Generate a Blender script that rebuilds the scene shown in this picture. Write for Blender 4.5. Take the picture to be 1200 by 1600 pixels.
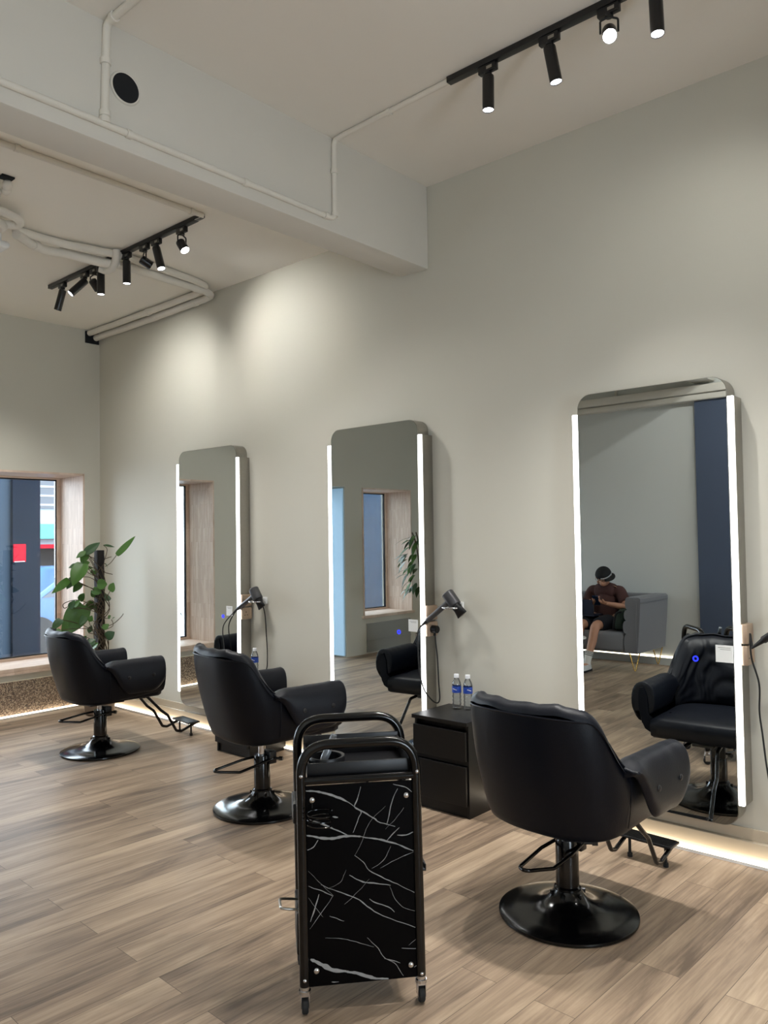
import bpy, bmesh, math, random
from mathutils import Vector, Matrix, Quaternion, noise
PI = math.pi
S = bpy.context.scene
COL = S.collection
for o in list(bpy.data.objects):
    bpy.data.objects.remove(o)

# ------------------------------------------------------------------ camera, world, exposure
def setup_camera():
    yaw, pitch, roll = 0.846274088, 0.0313732987, -0.0151012123
    f = Vector((math.sin(yaw)*math.cos(pitch), math.cos(yaw)*math.cos(pitch), math.sin(pitch)))
    r = Vector((math.cos(yaw), -math.sin(yaw), 0)); u = r.cross(f)
    c, s = math.cos(roll), math.sin(roll)
    r2 = c*r + s*u; u2 = -s*r + c*u
    cd = bpy.data.cameras.new('camera'); co = bpy.data.objects.new('camera', cd); COL.objects.link(co)
    m = Matrix((r2, u2, -f)).transposed().to_4x4(); m.translation = Vector((-3.952, 0, 1.55))
    co.matrix_world = m
    cd.sensor_fit = 'VERTICAL'; cd.sensor_height = 36.0; cd.lens = 1237.79/1600*36.0
    cd.clip_start = 0.05
    S.camera = co
setup_camera()
vs = S.view_settings
vs.view_transform = 'Standard'; vs.look = 'None'; vs.gamma = 1; vs.use_curve_mapping = False
vs.exposure = -0.11
cy = S.cycles
cy.use_denoising = True
cy.max_bounces = 10; cy.diffuse_bounces = 5; cy.glossy_bounces = 6; cy.transparent_max_bounces = 10
cy.sample_clamp_indirect = 6.0
cy.caustics_reflective = False; cy.caustics_refractive = False

SKY = 16.0            # daylight strength
SPOT = 68.0          # watts of one ceiling spot
LED_MIRROR = 6.5
LED_FLOOR = 6.0
world = bpy.data.worlds.new('daylight'); S.world = world; world.use_nodes = True
bg = world.node_tree.nodes['Background']
bg.inputs['Color'].default_value = (0.82, 0.91, 1.0, 1); bg.inputs['Strength'].default_value = SKY

def portal(name, loc, direction, sx, sy):
    l = bpy.data.lights.new(name, 'AREA'); l.shape = 'RECTANGLE'; l.size = sx; l.size_y = sy
    l.cycles.is_portal = True
    o = bpy.data.objects.new(name, l); COL.objects.link(o); o.location = loc
    o.rotation_euler = Vector(direction).to_track_quat('-Z', 'Y').to_euler()
portal('portal_window_one', (-0.88, 7.8, 1.3), (0, -1, 0), 1.4, 1.9)
portal('portal_door', (-3.12, 7.8, 1.15), (0, -1, 0), 1.1, 2.3)
portal('portal_window_two', (-4.46, 7.8, 1.35), (0, -1, 0), 1.1, 1.8)
portal('portal_shop_door', (-3.75, -3.7, 1.15), (0, 1, 0), 1.6, 2.2)

# ------------------------------------------------------------------ materials
def lin(c):
    return tuple((v/12.92 if v <= 0.04045 else ((v+0.055)/1.055)**2.4) for v in [x/255 for x in c]) + (1,)
def mat(name, rgb, rough=0.5, metal=0.0, var=0.0, scale=20.0, bump=0.0, bscale=60.0, spec=0.5, coat=0.0, emit=None, estr=0.0, sheen=0.0):
    m = bpy.data.materials.new(name); m.use_nodes = True
    nt = m.node_tree; b = nt.nodes['Principled BSDF']
    col = lin(rgb)
    b.inputs['Base Color'].default_value = col
    b.inputs['Roughness'].default_value = rough; b.inputs['Metallic'].default_value = metal
    b.inputs['Specular IOR Level'].default_value = spec
    b.inputs['Coat Weight'].default_value = coat
    b.inputs['Sheen Weight'].default_value = sheen
    if emit:
        b.inputs['Emission Color'].default_value = lin(emit); b.inputs['Emission Strength'].default_value = estr
    tc = nt.nodes.new('ShaderNodeTexCoord')
    if var > 0:
        n = nt.nodes.new('ShaderNodeTexNoise'); n.inputs['Scale'].default_value = scale; n.inputs['Detail'].default_value = 5
        nt.links.new(tc.outputs['Object'], n.inputs['Vector'])
        mx = nt.nodes.new('ShaderNodeMix'); mx.data_type = 'RGBA'
        mx.inputs[6].default_value = tuple(v*(1-var) for v in col[:3]) + (1,)
        mx.inputs[7].default_value = tuple(min(1, v*(1+var)) for v in col[:3]) + (1,)
        nt.links.new(n.outputs['Fac'], mx.inputs[0]); nt.links.new(mx.outputs[2], b.inputs['Base Color'])
    if bump > 0:
        n2 = nt.nodes.new('ShaderNodeTexNoise'); n2.inputs['Scale'].default_value = bscale; n2.inputs['Detail'].default_value = 4
        nt.links.new(tc.outputs['Object'], n2.inputs['Vector'])
        bp = nt.nodes.new('ShaderNodeBump'); bp.inputs['Strength'].default_value = bump; bp.inputs['Distance'].default_value = 0.004
        nt.links.new(n2.outputs['Fac'], bp.inputs['Height']); nt.links.new(bp.outputs['Normal'], b.inputs['Normal'])
    return m
def plank_mat(name, c1, c2, c3, length, width, rough, rot=0.0, axes='XY', seam=0.0022, grain=1.0):
    """boards with per-board tone and streaky grain; the boards run along the first of the two axes"""
    m = bpy.data.materials.new(name); m.use_nodes = True; nt = m.node_tree; N = nt.nodes; L = nt.links
    b = N['Principled BSDF']; tc = N.new('ShaderNodeTexCoord')
    sp = N.new('ShaderNodeSeparateXYZ'); L.new(tc.outputs['Object'], sp.inputs[0])
    cb = N.new('ShaderNodeCombineXYZ')
    L.new(sp.outputs[axes[0]], cb.inputs[0]); L.new(sp.outputs[axes[1]], cb.inputs[1])
    mp = N.new('ShaderNodeMapping'); mp.inputs['Rotation'].default_value = (0, 0, rot); L.new(cb.outputs[0], mp.inputs[0])
    br = N.new('ShaderNodeTexBrick'); br.offset = 0.37; br.offset_frequency = 2; br.squash = 1.0
    br.inputs['Scale'].default_value = 1.0; br.inputs['Brick Width'].default_value = length; br.inputs['Row Height'].default_value = width
    br.inputs['Mortar Size'].default_value = seam*0.5; br.inputs['Mortar Smooth'].default_value = 0.2; br.inputs['Bias'].default_value = 0.0
    br.inputs['Color1'].default_value = (0, 0, 0, 1); br.inputs['Color2'].default_value = (1, 1, 1, 1); br.inputs['Mortar'].default_value = (0.3, 0.3, 0.3, 1)
    L.new(mp.outputs[0], br.inputs['Vector'])
    # per-board offset of the grain
    off = N.new('ShaderNodeVectorMath'); off.operation = 'SCALE'; off.inputs['Scale'].default_value = 37.0
    L.new(br.outputs['Color'], off.inputs[0])
    add = N.new('ShaderNodeVectorMath'); add.operation = 'ADD'; L.new(mp.outputs[0], add.inputs[0]); L.new(off.outputs[0], add.inputs[1])
    st = N.new('ShaderNodeMapping'); st.inputs['Scale'].default_value = (1.3/length, 1.3/width, 1); L.new(add.outputs[0], st.inputs[0])
    n1 = N.new('ShaderNodeTexNoise'); n1.inputs['Scale'].default_value = 1.2; n1.inputs['Detail'].default_value = 8; n1.inputs['Roughness'].default_value = 0.62; n1.inputs['Distortion'].default_value = 0.6
    L.new(st.outputs[0], n1.inputs['Vector'])
    st2 = N.new('ShaderNodeMapping'); st2.inputs['Scale'].default_value = (3.0/length, 14/width, 1); L.new(add.outputs[0], st2.inputs[0])
    n2 = N.new('ShaderNodeTexNoise'); n2.inputs['Scale'].default_value = 1.0; n2.inputs['Detail'].default_value = 6
    L.new(st2.outputs[0], n2.inputs['Vector'])
    r1 = N.new('ShaderNodeValToRGB'); e = r1.color_ramp.elements
    e[0].position = 0.30; e[0].color = lin(c3); e[1].position = 0.72; e[1].color = lin(c1)
    k = e.new(0.5); k.color = lin(c2)
    mxf = N.new('ShaderNodeMath'); mxf.operation = 'MULTIPLY_ADD'
    L.new(n2.outputs['Fac'], mxf.inputs[0]); mxf.inputs[1].default_value = 0.35*grain; 
    sub = N.new('ShaderNodeMath'); sub.operation = 'MULTIPLY_ADD'; L.new(n1.outputs['Fac'], sub.inputs[0]); sub.inputs[1].default_value = 0.85; sub.inputs[2].default_value = -0.10
    L.new(sub.outputs[0], mxf.inputs[2])
    tone = N.new('ShaderNodeMath'); tone.operation = 'MULTIPLY_ADD'; L.new(br.outputs['Color'], tone.inputs[0]); tone.inputs[1].default_value = 0.17; L.new(mxf.outputs[0], tone.inputs[2])
    shift = N.new('ShaderNodeMath'); shift.operation = 'SUBTRACT'; L.new(tone.outputs[0], shift.inputs[0]); shift.inputs[1].default_value = 0.085
    L.new(shift.outputs[0], r1.inputs[0])
    seamx = N.new('ShaderNodeMix'); seamx.data_type = 'RGBA'; L.new(br.outputs['Fac'], seamx.inputs[0]); L.new(r1.outputs[0], seamx.inputs[6])
    seamx.inputs[7].default_value = tuple(v*0.62 for v in lin(c3)[:3]) + (1,)
    L.new(seamx.outputs[2], b.inputs['Base Color'])
    b.inputs['Roughness'].default_value = rough; b.inputs['Specular IOR Level'].default_value = 0.32
    bp = N.new('ShaderNodeBump'); bp.inputs['Strength'].default_value = 0.15; bp.inputs['Distance'].default_value = 0.002
    L.new(n2.outputs['Fac'], bp.inputs['Height']); L.new(bp.outputs['Normal'], b.inputs['Normal'])
    return m
def speckle_mat(name, cols, scale, rough=0.5):
    m = bpy.data.materials.new(name); m.use_nodes = True; nt = m.node_tree; N = nt.nodes; L = nt.links
    b = N['Principled BSDF']; tc = N.new('ShaderNodeTexCoord')
    v = N.new('ShaderNodeTexVoronoi'); v.inputs['Scale'].default_value = scale; L.new(tc.outputs['Object'], v.inputs['Vector'])
    sp = N.new('ShaderNodeSeparateColor'); L.new(v.outputs['Color'], sp.inputs[0])
    r = N.new('ShaderNodeValToRGB'); r.color_ramp.interpolation = 'CONSTANT'
    e = r.color_ramp.elements; e[0].color = lin(cols[0]); e[0].position = 0
    e[1].color = lin(cols[1]); e[1].position = 1/len(cols)
    for i in range(2, len(cols)):
        k = e.new(i/len(cols)); k.color = lin(cols[i])
    L.new(sp.outputs[0], r.inputs[0]); L.new(r.outputs[0], b.inputs['Base Color']); b.inputs['Roughness'].default_value = rough
    return m
def glass_mat(name, tint=(1, 1, 1), refl=0.08, rough=0.0):
    m = bpy.data.materials.new(name); m.use_nodes = True; nt = m.node_tree; N = nt.nodes; L = nt.links
    out = N['Material Output']; N.remove(N['Principled BSDF'])
    t = N.new('ShaderNodeBsdfTransparent'); t.inputs[0].default_value = tint + (1,)
    g = N.new('ShaderNodeBsdfGlossy'); g.inputs['Roughness'].default_value = rough
    fr = N.new('ShaderNodeFresnel'); fr.inputs['IOR'].default_value = 1.45
    mu = N.new('ShaderNodeMath'); mu.operation = 'MULTIPLY_ADD'; mu.inputs[1].default_value = 0.8; mu.inputs[2].default_value = refl*0.1
    L.new(fr.outputs[0], mu.inputs[0])
    mx = N.new('ShaderNodeMixShader'); L.new(mu.outputs[0], mx.inputs[0]); L.new(t.outputs[0], mx.inputs[1]); L.new(g.outputs[0], mx.inputs[2])
    L.new(mx.outputs[0], out.inputs[0])
    return m
def emit_mat(name, rgb, strength):
    m = bpy.data.materials.new(name); m.use_nodes = True; nt = m.node_tree
    nt.nodes.remove(nt.nodes['Principled BSDF']); e = nt.nodes.new('ShaderNodeEmission')
    e.inputs[0].default_value = lin(rgb); e.inputs[1].default_value = strength
    nt.links.new(e.outputs[0], nt.nodes['Material Output'].inputs[0])
    return m

M = {}
M['wall'] = mat('painted_plaster', (204, 201, 189), 0.85, var=0.03, scale=1.5, bump=0.05, bscale=35)
M['ceiling'] = mat('ceiling_paint', (236, 231, 223), 0.9, var=0.04, scale=1.2, bump=0.15, bscale=25)
M['ceiling_brightened'] = mat('ceiling_paint_brightened', (246, 242, 233), 0.9, var=0.03, scale=1.2, bump=0.15, bscale=25)  # same ceiling paint, lightened to stand in for missing far-bay light
M['beam'] = mat('beam_paint', (218, 214, 205), 0.9, var=0.04, scale=2, bump=0.2, bscale=22)
M['pipe'] = mat('painted_conduit', (228, 223, 213), 0.6, var=0.05, scale=12)
M['wallgrey'] = mat('grey_wall_paint', (206, 209, 207), 0.85, var=0.02, scale=2)
M['navy'] = mat('navy_paint', (72, 84, 106), 0.7, var=0.05, scale=3)
M['floor'] = plank_mat('oak_vinyl_planks', (182, 161, 137), (147, 127, 107), (99, 84, 71), 1.22, 0.152, 0.43, rot=math.radians(2.0))
M['reveal'] = plank_mat('pale_jointed_wood', (236, 218, 202), (222, 201, 184), (203, 180, 162), 0.42, 0.045, 0.5, axes='ZY', seam=0.0012, grain=0.5)
M['reveal_h'] = plank_mat('pale_jointed_wood_flat', (236, 218, 202), (222, 201, 184), (203, 180, 162), 0.42, 0.045, 0.45, axes='XY', seam=0.0012, grain=0.5)
M['granite'] = speckle_mat('speckled_pebble_stone', [(124, 106, 90), (164, 144, 122), (104, 88, 76), (186, 168, 146), (142, 122, 104), (84, 72, 63)], 130, 0.6)
M['tile'] = mat('glossy_beige_tile', (204, 190, 168), 0.12, var=0.05, scale=4)
M['cream'] = mat('cream_sill_paint', (222, 214, 196), 0.6, var=0.03)
M['blackleather'] = mat('black_leatherette', (7, 10, 19), 0.42, var=0.15, scale=40, bump=0.12, bscale=220, spec=0.2)
M['blacksoft'] = mat('soft_black_leatherette', (8, 12, 22), 0.45, var=0.15, scale=30, bump=0.15, bscale=160, spec=0.26)
M['blackmetal'] = mat('gloss_black_metal', (4, 4, 5), 0.16, var=0.1, spec=0.45)
M['satinblack'] = mat('satin_black_metal', (14, 14, 16), 0.32, var=0.1, spec=0.5)
M['blackplastic'] = mat('black_plastic', (18, 18, 21), 0.4, var=0.1, spec=0.4)
M['chrome'] = mat('chrome', (205, 205, 208), 0.12, 1.0, var=0.03)
M['steel'] = mat('brushed_steel', (168, 165, 158), 0.34, 1.0, var=0.08, scale=60)
M['mirror'] = mat('mirror_glass', (214, 219, 218), 0.0, 1.0, var=0.004)
M['led'] = emit_mat('led_tube_white', (255, 255, 255), LED_MIRROR)
M['ledwarm'] = emit_mat('led_strip_warm', (255, 238, 212), LED_FLOOR)
M['lens'] = emit_mat('lamp_lens', (250, 250, 255), 9.0)
M['lensglare'] = emit_mat('lamp_lens_bright', (255, 252, 246), 45.0)
M['blueled'] = emit_mat('blue_touch_ring', (40, 50, 255), 3.0)
M['cab'] = mat('black_woodgrain_laminate', (12, 11, 12), 0.36, var=0.2, scale=18, spec=0.35)
M['cabin'] = mat('cabinet_inside_black', (9, 9, 9), 0.6, var=0.1)
M['champagne'] = mat('champagne_socket_plate', (196, 172, 150), 0.32, 0.6, var=0.03)
M['dryer'] = mat('graphite_dryer_shell', (92, 92, 95), 0.34, 0.7, var=0.05)
M['whiteplastic'] = mat('white_plastic', (232, 232, 230), 0.35, var=0.02)
M['pet'] = glass_mat('clear_plastic', (0.90, 0.92, 0.94), 0.6)
M['glass'] = glass_mat('window_glass', (0.96, 0.98, 0.99), 0.1)
M['smoky'] = mat('smoky_clear_plastic', (120, 126, 132), 0.15, var=0.1, spec=0.8)
M['cap'] = mat('white_bottle_cap', (236, 238, 242), 0.4, var=0.02)
M['bluelabel'] = mat('blue_bottle_label', (38, 74, 170), 0.4, var=0.12, scale=60)
M['marble'] = mat('black_marble_panel', (5, 5, 6), 0.3, var=0.2, scale=8, spec=0.06)
M['vein'] = mat('grey_marble_vein', (148, 148, 148), 0.3, var=0.25, scale=60, spec=0.1)
M['leaf'] = mat('glossy_green_leaf', (64, 100, 40), 0.38, var=0.35, scale=9, spec=0.4)
M['leafdark'] = mat('dark_green_leaf', (40, 72, 34), 0.4, var=0.3, scale=9)
M['vine'] = mat('brown_vine', (72, 58, 40), 0.7, var=0.2)
M['pole'] = mat('dark_moss_pole', (24, 20, 18), 0.95, var=0.4, scale=70, bump=0.6, bscale=90)
M['pot'] = mat('grey_brown_pot', (120, 104, 88), 0.6, var=0.1)
M['sofa'] = mat('grey_woven_fabric', (112, 113, 118), 0.95, var=0.18, scale=160, bump=0.3, bscale=300, sheen=0.2)
M['gold'] = mat('gold_metal', (214, 176, 96), 0.25, 1.0, var=0.05)
M['skin'] = mat('skin', (186, 138, 112), 0.55, var=0.06, scale=14)
M['shirt'] = mat('dark_brown_cotton', (74, 46, 44), 0.9, var=0.12, scale=50, bump=0.2, bscale=60)
M['shorts'] = mat('black_navy_cotton', (24, 26, 36), 0.9, var=0.12, scale=50)
M['capcloth'] = mat('black_cap_cloth', (14, 14, 16), 0.85, var=0.15, scale=60)
M['bandwhite'] = mat('grey_white_band', (170, 170, 172), 0.8, var=0.3, scale=140)
M['sock'] = mat('white_sock', (222, 220, 214), 0.9, var=0.04)
M['sockstripe'] = mat('black_sock_stripe', (22, 22, 24), 0.9, var=0.05)
M['shoe'] = mat('white_grey_sneaker', (196, 196, 196), 0.6, var=0.15, scale=40)
M['hair'] = mat('black_hair', (16, 14, 13), 0.6, var=0.2, scale=120)
M['bag'] = mat('dark_green_canvas', (38, 52, 44), 0.9, var=0.2, scale=40)
M['laptop'] = mat('dark_blue_laptop', (28, 38, 60), 0.4, 0.3, var=0.06)
M['screen'] = mat('phone_body', (36, 60, 92), 0.2, var=0.05)
M['navyout'] = mat('navy_painted_render', (19, 23, 30), 0.85, var=0.35, scale=1.6, bump=0.05, bscale=8, spec=0.0)
M['slateout'] = mat('slate_painted_render', (42, 50, 59), 0.85, var=0.15, scale=2.0, spec=0.0)
M['paleout'] = mat('pale_blue_render', (62, 77, 95), 0.85, var=0.2, scale=5, spec=0.0)
M['red'] = mat('red_poster_paper', (112, 20, 30), 0.6, var=0.06, spec=0.0)
M['street'] = mat('street_asphalt', (120, 122, 126), 0.9, var=0.1)
M['facade'] = mat('white_facade', (120, 126, 132), 0.8, var=0.1, scale=2, spec=0.0)
M['cyan'] = mat('cyan_sign', (30, 120, 112), 0.5, var=0.05)
M['carpaint'] = mat('light_blue_car_paint', (40, 66, 100), 0.25, 0.3, var=0.04)
M['darkglass'] = mat('dark_car_glass', (24, 32, 42), 0.1, var=0.05)
M['rubber'] = mat('black_rubber', (20, 20, 20), 0.8, var=0.1)
M['ventblack'] = mat('dark_hole', (16, 19, 24), 0.9, var=0.1)
M['jambglow'] = mat('daylit_jamb_glow', (176, 204, 226), 0.5, var=0.03, emit=(150, 190, 224), estr=0.5)  # pale blue glow standing in for daylight on the door jamb
M['greypanel'] = mat('grey_recess_paint', (150, 150, 146), 0.8, var=0.06, scale=4)

# ------------------------------------------------------------------ mesh helpers
def xf(bm, verts, m):
    bmesh.ops.transform(bm, matrix=m, verts=verts)
def add_box(bm, lo, hi, bevel=0.0, seg=2, mi=0, m=None):
    c = [(a+b)/2 for a, b in zip(lo, hi)]; d = [abs(b-a) for a, b in zip(lo, hi)]
    g = bmesh.ops.create_cube(bm, size=1.0, matrix=Matrix.Translation(c) @ Matrix.Diagonal(d + [1]))
    vs_ = g['verts']
    fs = set(f for v in vs_ for f in v.link_faces)
    if bevel > 0:
        es = set(e for v in vs_ for e in v.link_edges)
        r = bmesh.ops.bevel(bm, geom=list(es), offset=bevel, segments=seg, affect='EDGES', profile=0.5)
        fs = set(r['faces']) | set(f for f in fs if f.is_valid)
        vs_ = list(set(v for f in fs for v in f.verts))
    for f in fs: f.material_index = mi
    if m is not None: xf(bm, list(vs_), m)
    return vs_
def add_lathe(bm, prof, seg=32, m=None, mi=0, caps=True):
    rings = []
    for r, z in prof:
        rings.append([bm.verts.new((r*math.cos(2*PI*k/seg), r*math.sin(2*PI*k/seg), z)) for k in range(seg)])
    fs = []
    for a, b in zip(rings, rings[1:]):
        for k in range(seg):
            fs.append(bm.faces.new((a[k], a[(k+1) % seg], b[(k+1) % seg], b[k])))
    if caps:
        fs.append(bm.faces.new(list(reversed(rings[0])))); fs.append(bm.faces.new(rings[-1]))
    for f in fs: f.material_index = mi
    vs_ = [v for r in rings for v in r]
    if m is not None: xf(bm, vs_, m)
    return vs_
def add_tube(bm, pts, r, seg=10, closed=False, mi=0, caps=True, radii=None):
    pts = [Vector(p) for p in pts]; n = len(pts)
    tang = []
    for i in range(n):
        if closed: t = pts[(i+1) % n]-pts[i-1]
        else: t = pts[min(i+1, n-1)]-pts[max(i-1, 0)]
        tang.append(t.normalized() if t.length > 1e-9 else Vector((0, 0, 1)))
    up = Vector((0, 0, 1)) if abs(tang[0].z) < 0.9 else Vector((1, 0, 0))
    nrm = (up - tang[0]*up.dot(tang[0])).normalized()
    rings = []
    for i in range(n):
        if i: nrm = tang[i-1].rotation_difference(tang[i]) @ nrm
        nrm = (nrm - tang[i]*nrm.dot(tang[i])).normalized()
        bi = tang[i].cross(nrm); rr = radii[i] if radii else r
        rings.append([bm.verts.new(pts[i] + rr*(math.cos(2*PI*k/seg)*nrm + math.sin(2*PI*k/seg)*bi)) for k in range(seg)])
    rng = range(n) if closed else range(n-1)
    for i in rng:
        a, b = rings[i], rings[(i+1) % n]
        for k in range(seg):
            bm.faces.new((a[k], a[(k+1) % seg], b[(k+1) % seg], b[k])).material_index = mi
    if caps and not closed:
        bm.faces.new(list(reversed(rings[0]))).material_index = mi; bm.faces.new(rings[-1]).material_index = mi
def add_cyl(bm, a, b, r, seg=20, mi=0, r2=None):
    add_tube(bm, [a, b], r, seg, mi=mi, radii=[r, r if r2 is None else r2])
def add_grid(bm, rows, mi=0, close_u=False):
    vr = [[bm.verts.new(p) for p in r] for r in rows]
    for a, b in zip(vr, vr[1:]):
        n = len(a)
        for k in range(n if close_u else n-1):
            bm.faces.new((a[k], a[(k+1) % n], b[(k+1) % n], b[k])).material_index = mi
    return vr
def add_prism(bm, poly, lo, hi, axis='z', mi=0):
    """polygon (2-D, counter-clockwise) extruded along an axis from lo to hi"""
    def P(p, h):
        return {'z': (p[0], p[1], h), 'x': (h, p[0], p[1]), 'y': (p[0], h, p[1])}[axis]
    a = [bm.verts.new(P(p, lo)) for p in poly]; b = [bm.verts.new(P(p, hi)) for p in poly]
    n = len(poly)
    fs = [bm.faces.new(a), bm.faces.new(b)]
    for k in range(n): fs.append(bm.faces.new((a[k], b[k], b[(k+1) % n], a[(k+1) % n])))
    for f in fs: f.material_index = mi
    return fs
def add_ball(bm, c, r, sc=(1, 1, 1), u=16, v=10, mi=0):
    g = bmesh.ops.create_uvsphere(bm, u_segments=u, v_segments=v, radius=r, matrix=Matrix.Translation(c) @ Matrix.Diagonal(list(sc)+[1]))
    for f in set(f for w in g['verts'] for f in w.link_faces): f.material_index = mi
    return g['verts']
def fillet(pts, r, seg=6, closed=False):
    pts = [Vector(p) for p in pts]; out = []; n = len(pts)
    for i, p in enumerate(pts):
        if not closed and i in (0, n-1): out.append(p); continue
        a = pts[i-1]-p; b = pts[(i+1) % n]-p
        ang = a.angle(b); d = min(r/math.tan(ang/2), a.length*0.49, b.length*0.49)
        if ang > 3.1: out.append(p); continue
        q0 = p+a.normalized()*d; q1 = p+b.normalized()*d
        for k in range(seg+1):
            t = k/seg; out.append((1-t)**2*q0 + 2*t*(1-t)*p + t*t*q1)
    return out
def spline(pts, sub=6):
    pts = [Vector(p) for p in pts]; out = []
    for i in range(len(pts)-1):
        p0 = pts[max(i-1, 0)]; p1 = pts[i]; p2 = pts[i+1]; p3 = pts[min(i+2, len(pts)-1)]
        for k in range(sub):
            t = k/sub
            out.append(0.5*((2*p1) + (p2-p0)*t + (2*p0-5*p1+4*p2-p3)*t*t + (3*p1-p0-3*p2+p3)*t**3))
    out.append(pts[-1]); return out
def rounded_rect(w, h, r, seg=8):
    out = []
    for cx, cy_, a0 in ((w/2-r, h/2-r, 0), (-w/2+r, h/2-r, 90), (-w/2+r, -h/2+r, 180), (w/2-r, -h/2+r, 270)):
        for k in range(seg+1):
            a = math.radians(a0+90*k/seg); out.append((cx+r*math.cos(a), cy_+r*math.sin(a)))
    return out

def obj(name, bm, mats, parent=None, smooth=True, bevel=0.0, subsurf=0, solid=0.0, soff=-1.0, angle=40, loc=None):
    bmesh.ops.recalc_face_normals(bm, faces=bm.faces[:])
    me = bpy.data.meshes.new(name); bm.to_mesh(me); bm.free()
    for m in (mats if isinstance(mats, (list, tuple)) else [mats]):
        me.materials.append(M[m] if isinstance(m, str) else m)
    if smooth:
        me.shade_smooth(); me.set_sharp_from_angle(angle=math.radians(angle))
    o = bpy.data.objects.new(name, me); COL.objects.link(o)
    if loc is not None: o.location = loc
    if parent is not None: o.parent = parent
    if solid:
        md = o.modifiers.new('thick', 'SOLIDIFY'); md.thickness = solid; md.offset = soff
    if bevel:
        md = o.modifiers.new('bevel', 'BEVEL'); md.width = bevel; md.segments = 2; md.limit_method = 'ANGLE'
    if subsurf:
        md = o.modifiers.new('sub', 'SUBSURF'); md.levels = subsurf; md.render_levels = subsurf
    return o
def nb(): return bmesh.new()
def tag(o, label, cat, group=None, kind=None):
    o['label'] = label; o['category'] = cat
    if group: o['group'] = group
    if kind: o['kind'] = kind
    return o
def thing(name, label, cat, loc=(0, 0, 0), rotz=0.0, group=None):
    o = bpy.data.objects.new(name, None); COL.objects.link(o); o.empty_display_size = 0.05
    o.location = loc; o.rotation_euler = (0, 0, rotz)
    return tag(o, label, cat, group)
def struct(name, bm, mats, parent=None, label=None, cat=None, **k):
    o = obj(name, bm, mats, parent, **k)
    if parent is None: o['kind'] = 'structure'
    if label: o['label'] = label; o['category'] = cat
    return o
KIDS = {}
def copy_tree(o, label=None, group=None):
    def rec(s, par):
        c = s.copy(); COL.objects.link(c)
        if par is not None: c.parent = par
        for ch in list(s.children): rec(ch, c)
        return c
    r = rec(o, None)
    if label: r['label'] = label
    if group: r['group'] = group
    return r

# ------------------------------------------------------------------ the room
YF = 7.2; XL = -5.425; YB = -3.6
bm = nb(); add_box(bm, (XL-0.2, YB-0.2, -0.15), (0.2, 7.75, 0)); struct('floor', bm, 'floor')
bm = nb(); add_box(bm, (XL-0.2, YB-0.2, 3.785), (0.2, 3.15, 4.05)); struct('ceiling', bm, 'ceiling')
bm = nb(); add_box(bm, (XL-0.2, 3.25, 3.60), (0.2, 7.75, 3.87)); struct('ceiling.001', bm, 'ceiling_brightened')
bm = nb(); add_box(bm, (0, YB-0.2, -0.15), (0.2, 7.75, 4.0)); struct('wall_right', bm, 'wall')
bm = nb(); add_box(bm, (XL-0.2, YB-0.2, -0.15), (XL, 7.75, 4.0)); struct('wall_left', bm, 'wallgrey')
W1 = (-1.558, -0.169, 0.425, 2.195); W2 = (-4.967, -3.962, 0.505, 2.206); D1 = (-3.633, -2.60, 0.0, 2.209)
def wall_with_holes(bm, x0, x1, z0, z1, ya, yb, holes):
    holes = sorted(holes); x = x0
    for (a, b, c, d) in holes:
        add_box(bm, (x, ya, z0), (a, yb, z1))
        if c > z0: add_box(bm, (a, ya, z0), (b, yb, c))
        add_box(bm, (a, ya, d), (b, yb, z1)); x = b
    add_box(bm, (x, ya, z0), (x1, yb, z1))
bm = nb(); wall_with_holes(bm, XL, 0, 0, 3.62, YF, 7.75, [W1, W2, D1]); struct('wall_far', bm, 'wall')
bm = nb(); wall_with_holes(bm, XL, 0, 0, 3.80, YB-0.2, YB, [(-4.6, -2.9, 0.0, 2.3)]); struct('wall_back', bm, 'wall')
bm = nb(); add_box(bm, (XL, 3.085, 3.25), (0, 3.315, 3.79), bevel=0.012, seg=2); struct('ceiling_beam', bm, 'beam', label='painted concrete beam crossing the ceiling above the middle mirror', cat='beam')
bm = nb(); add_box(bm, (XL, YB, 3.045), (-5.30, YF, 3.11), bevel=0.008); add_box(bm, (XL, YB, 3.118), (-5.27, YF, 3.21), bevel=0.012)
add_cyl(bm, (XL+0.02, 4.26, 3.20), (XL+0.02, 4.26, 3.60), 0.018)
struct('wall_beam', bm, 'beam', label='painted beam running along the top of the grey sofa wall', cat='beam')
bm = nb(); add_box(bm, (XL, 2.72, 0), (-5.36, 3.30, 3.05)); struct('wall_column', bm, 'navy', label='dark navy painted column beside the grey sofa wall', cat='column')

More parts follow.
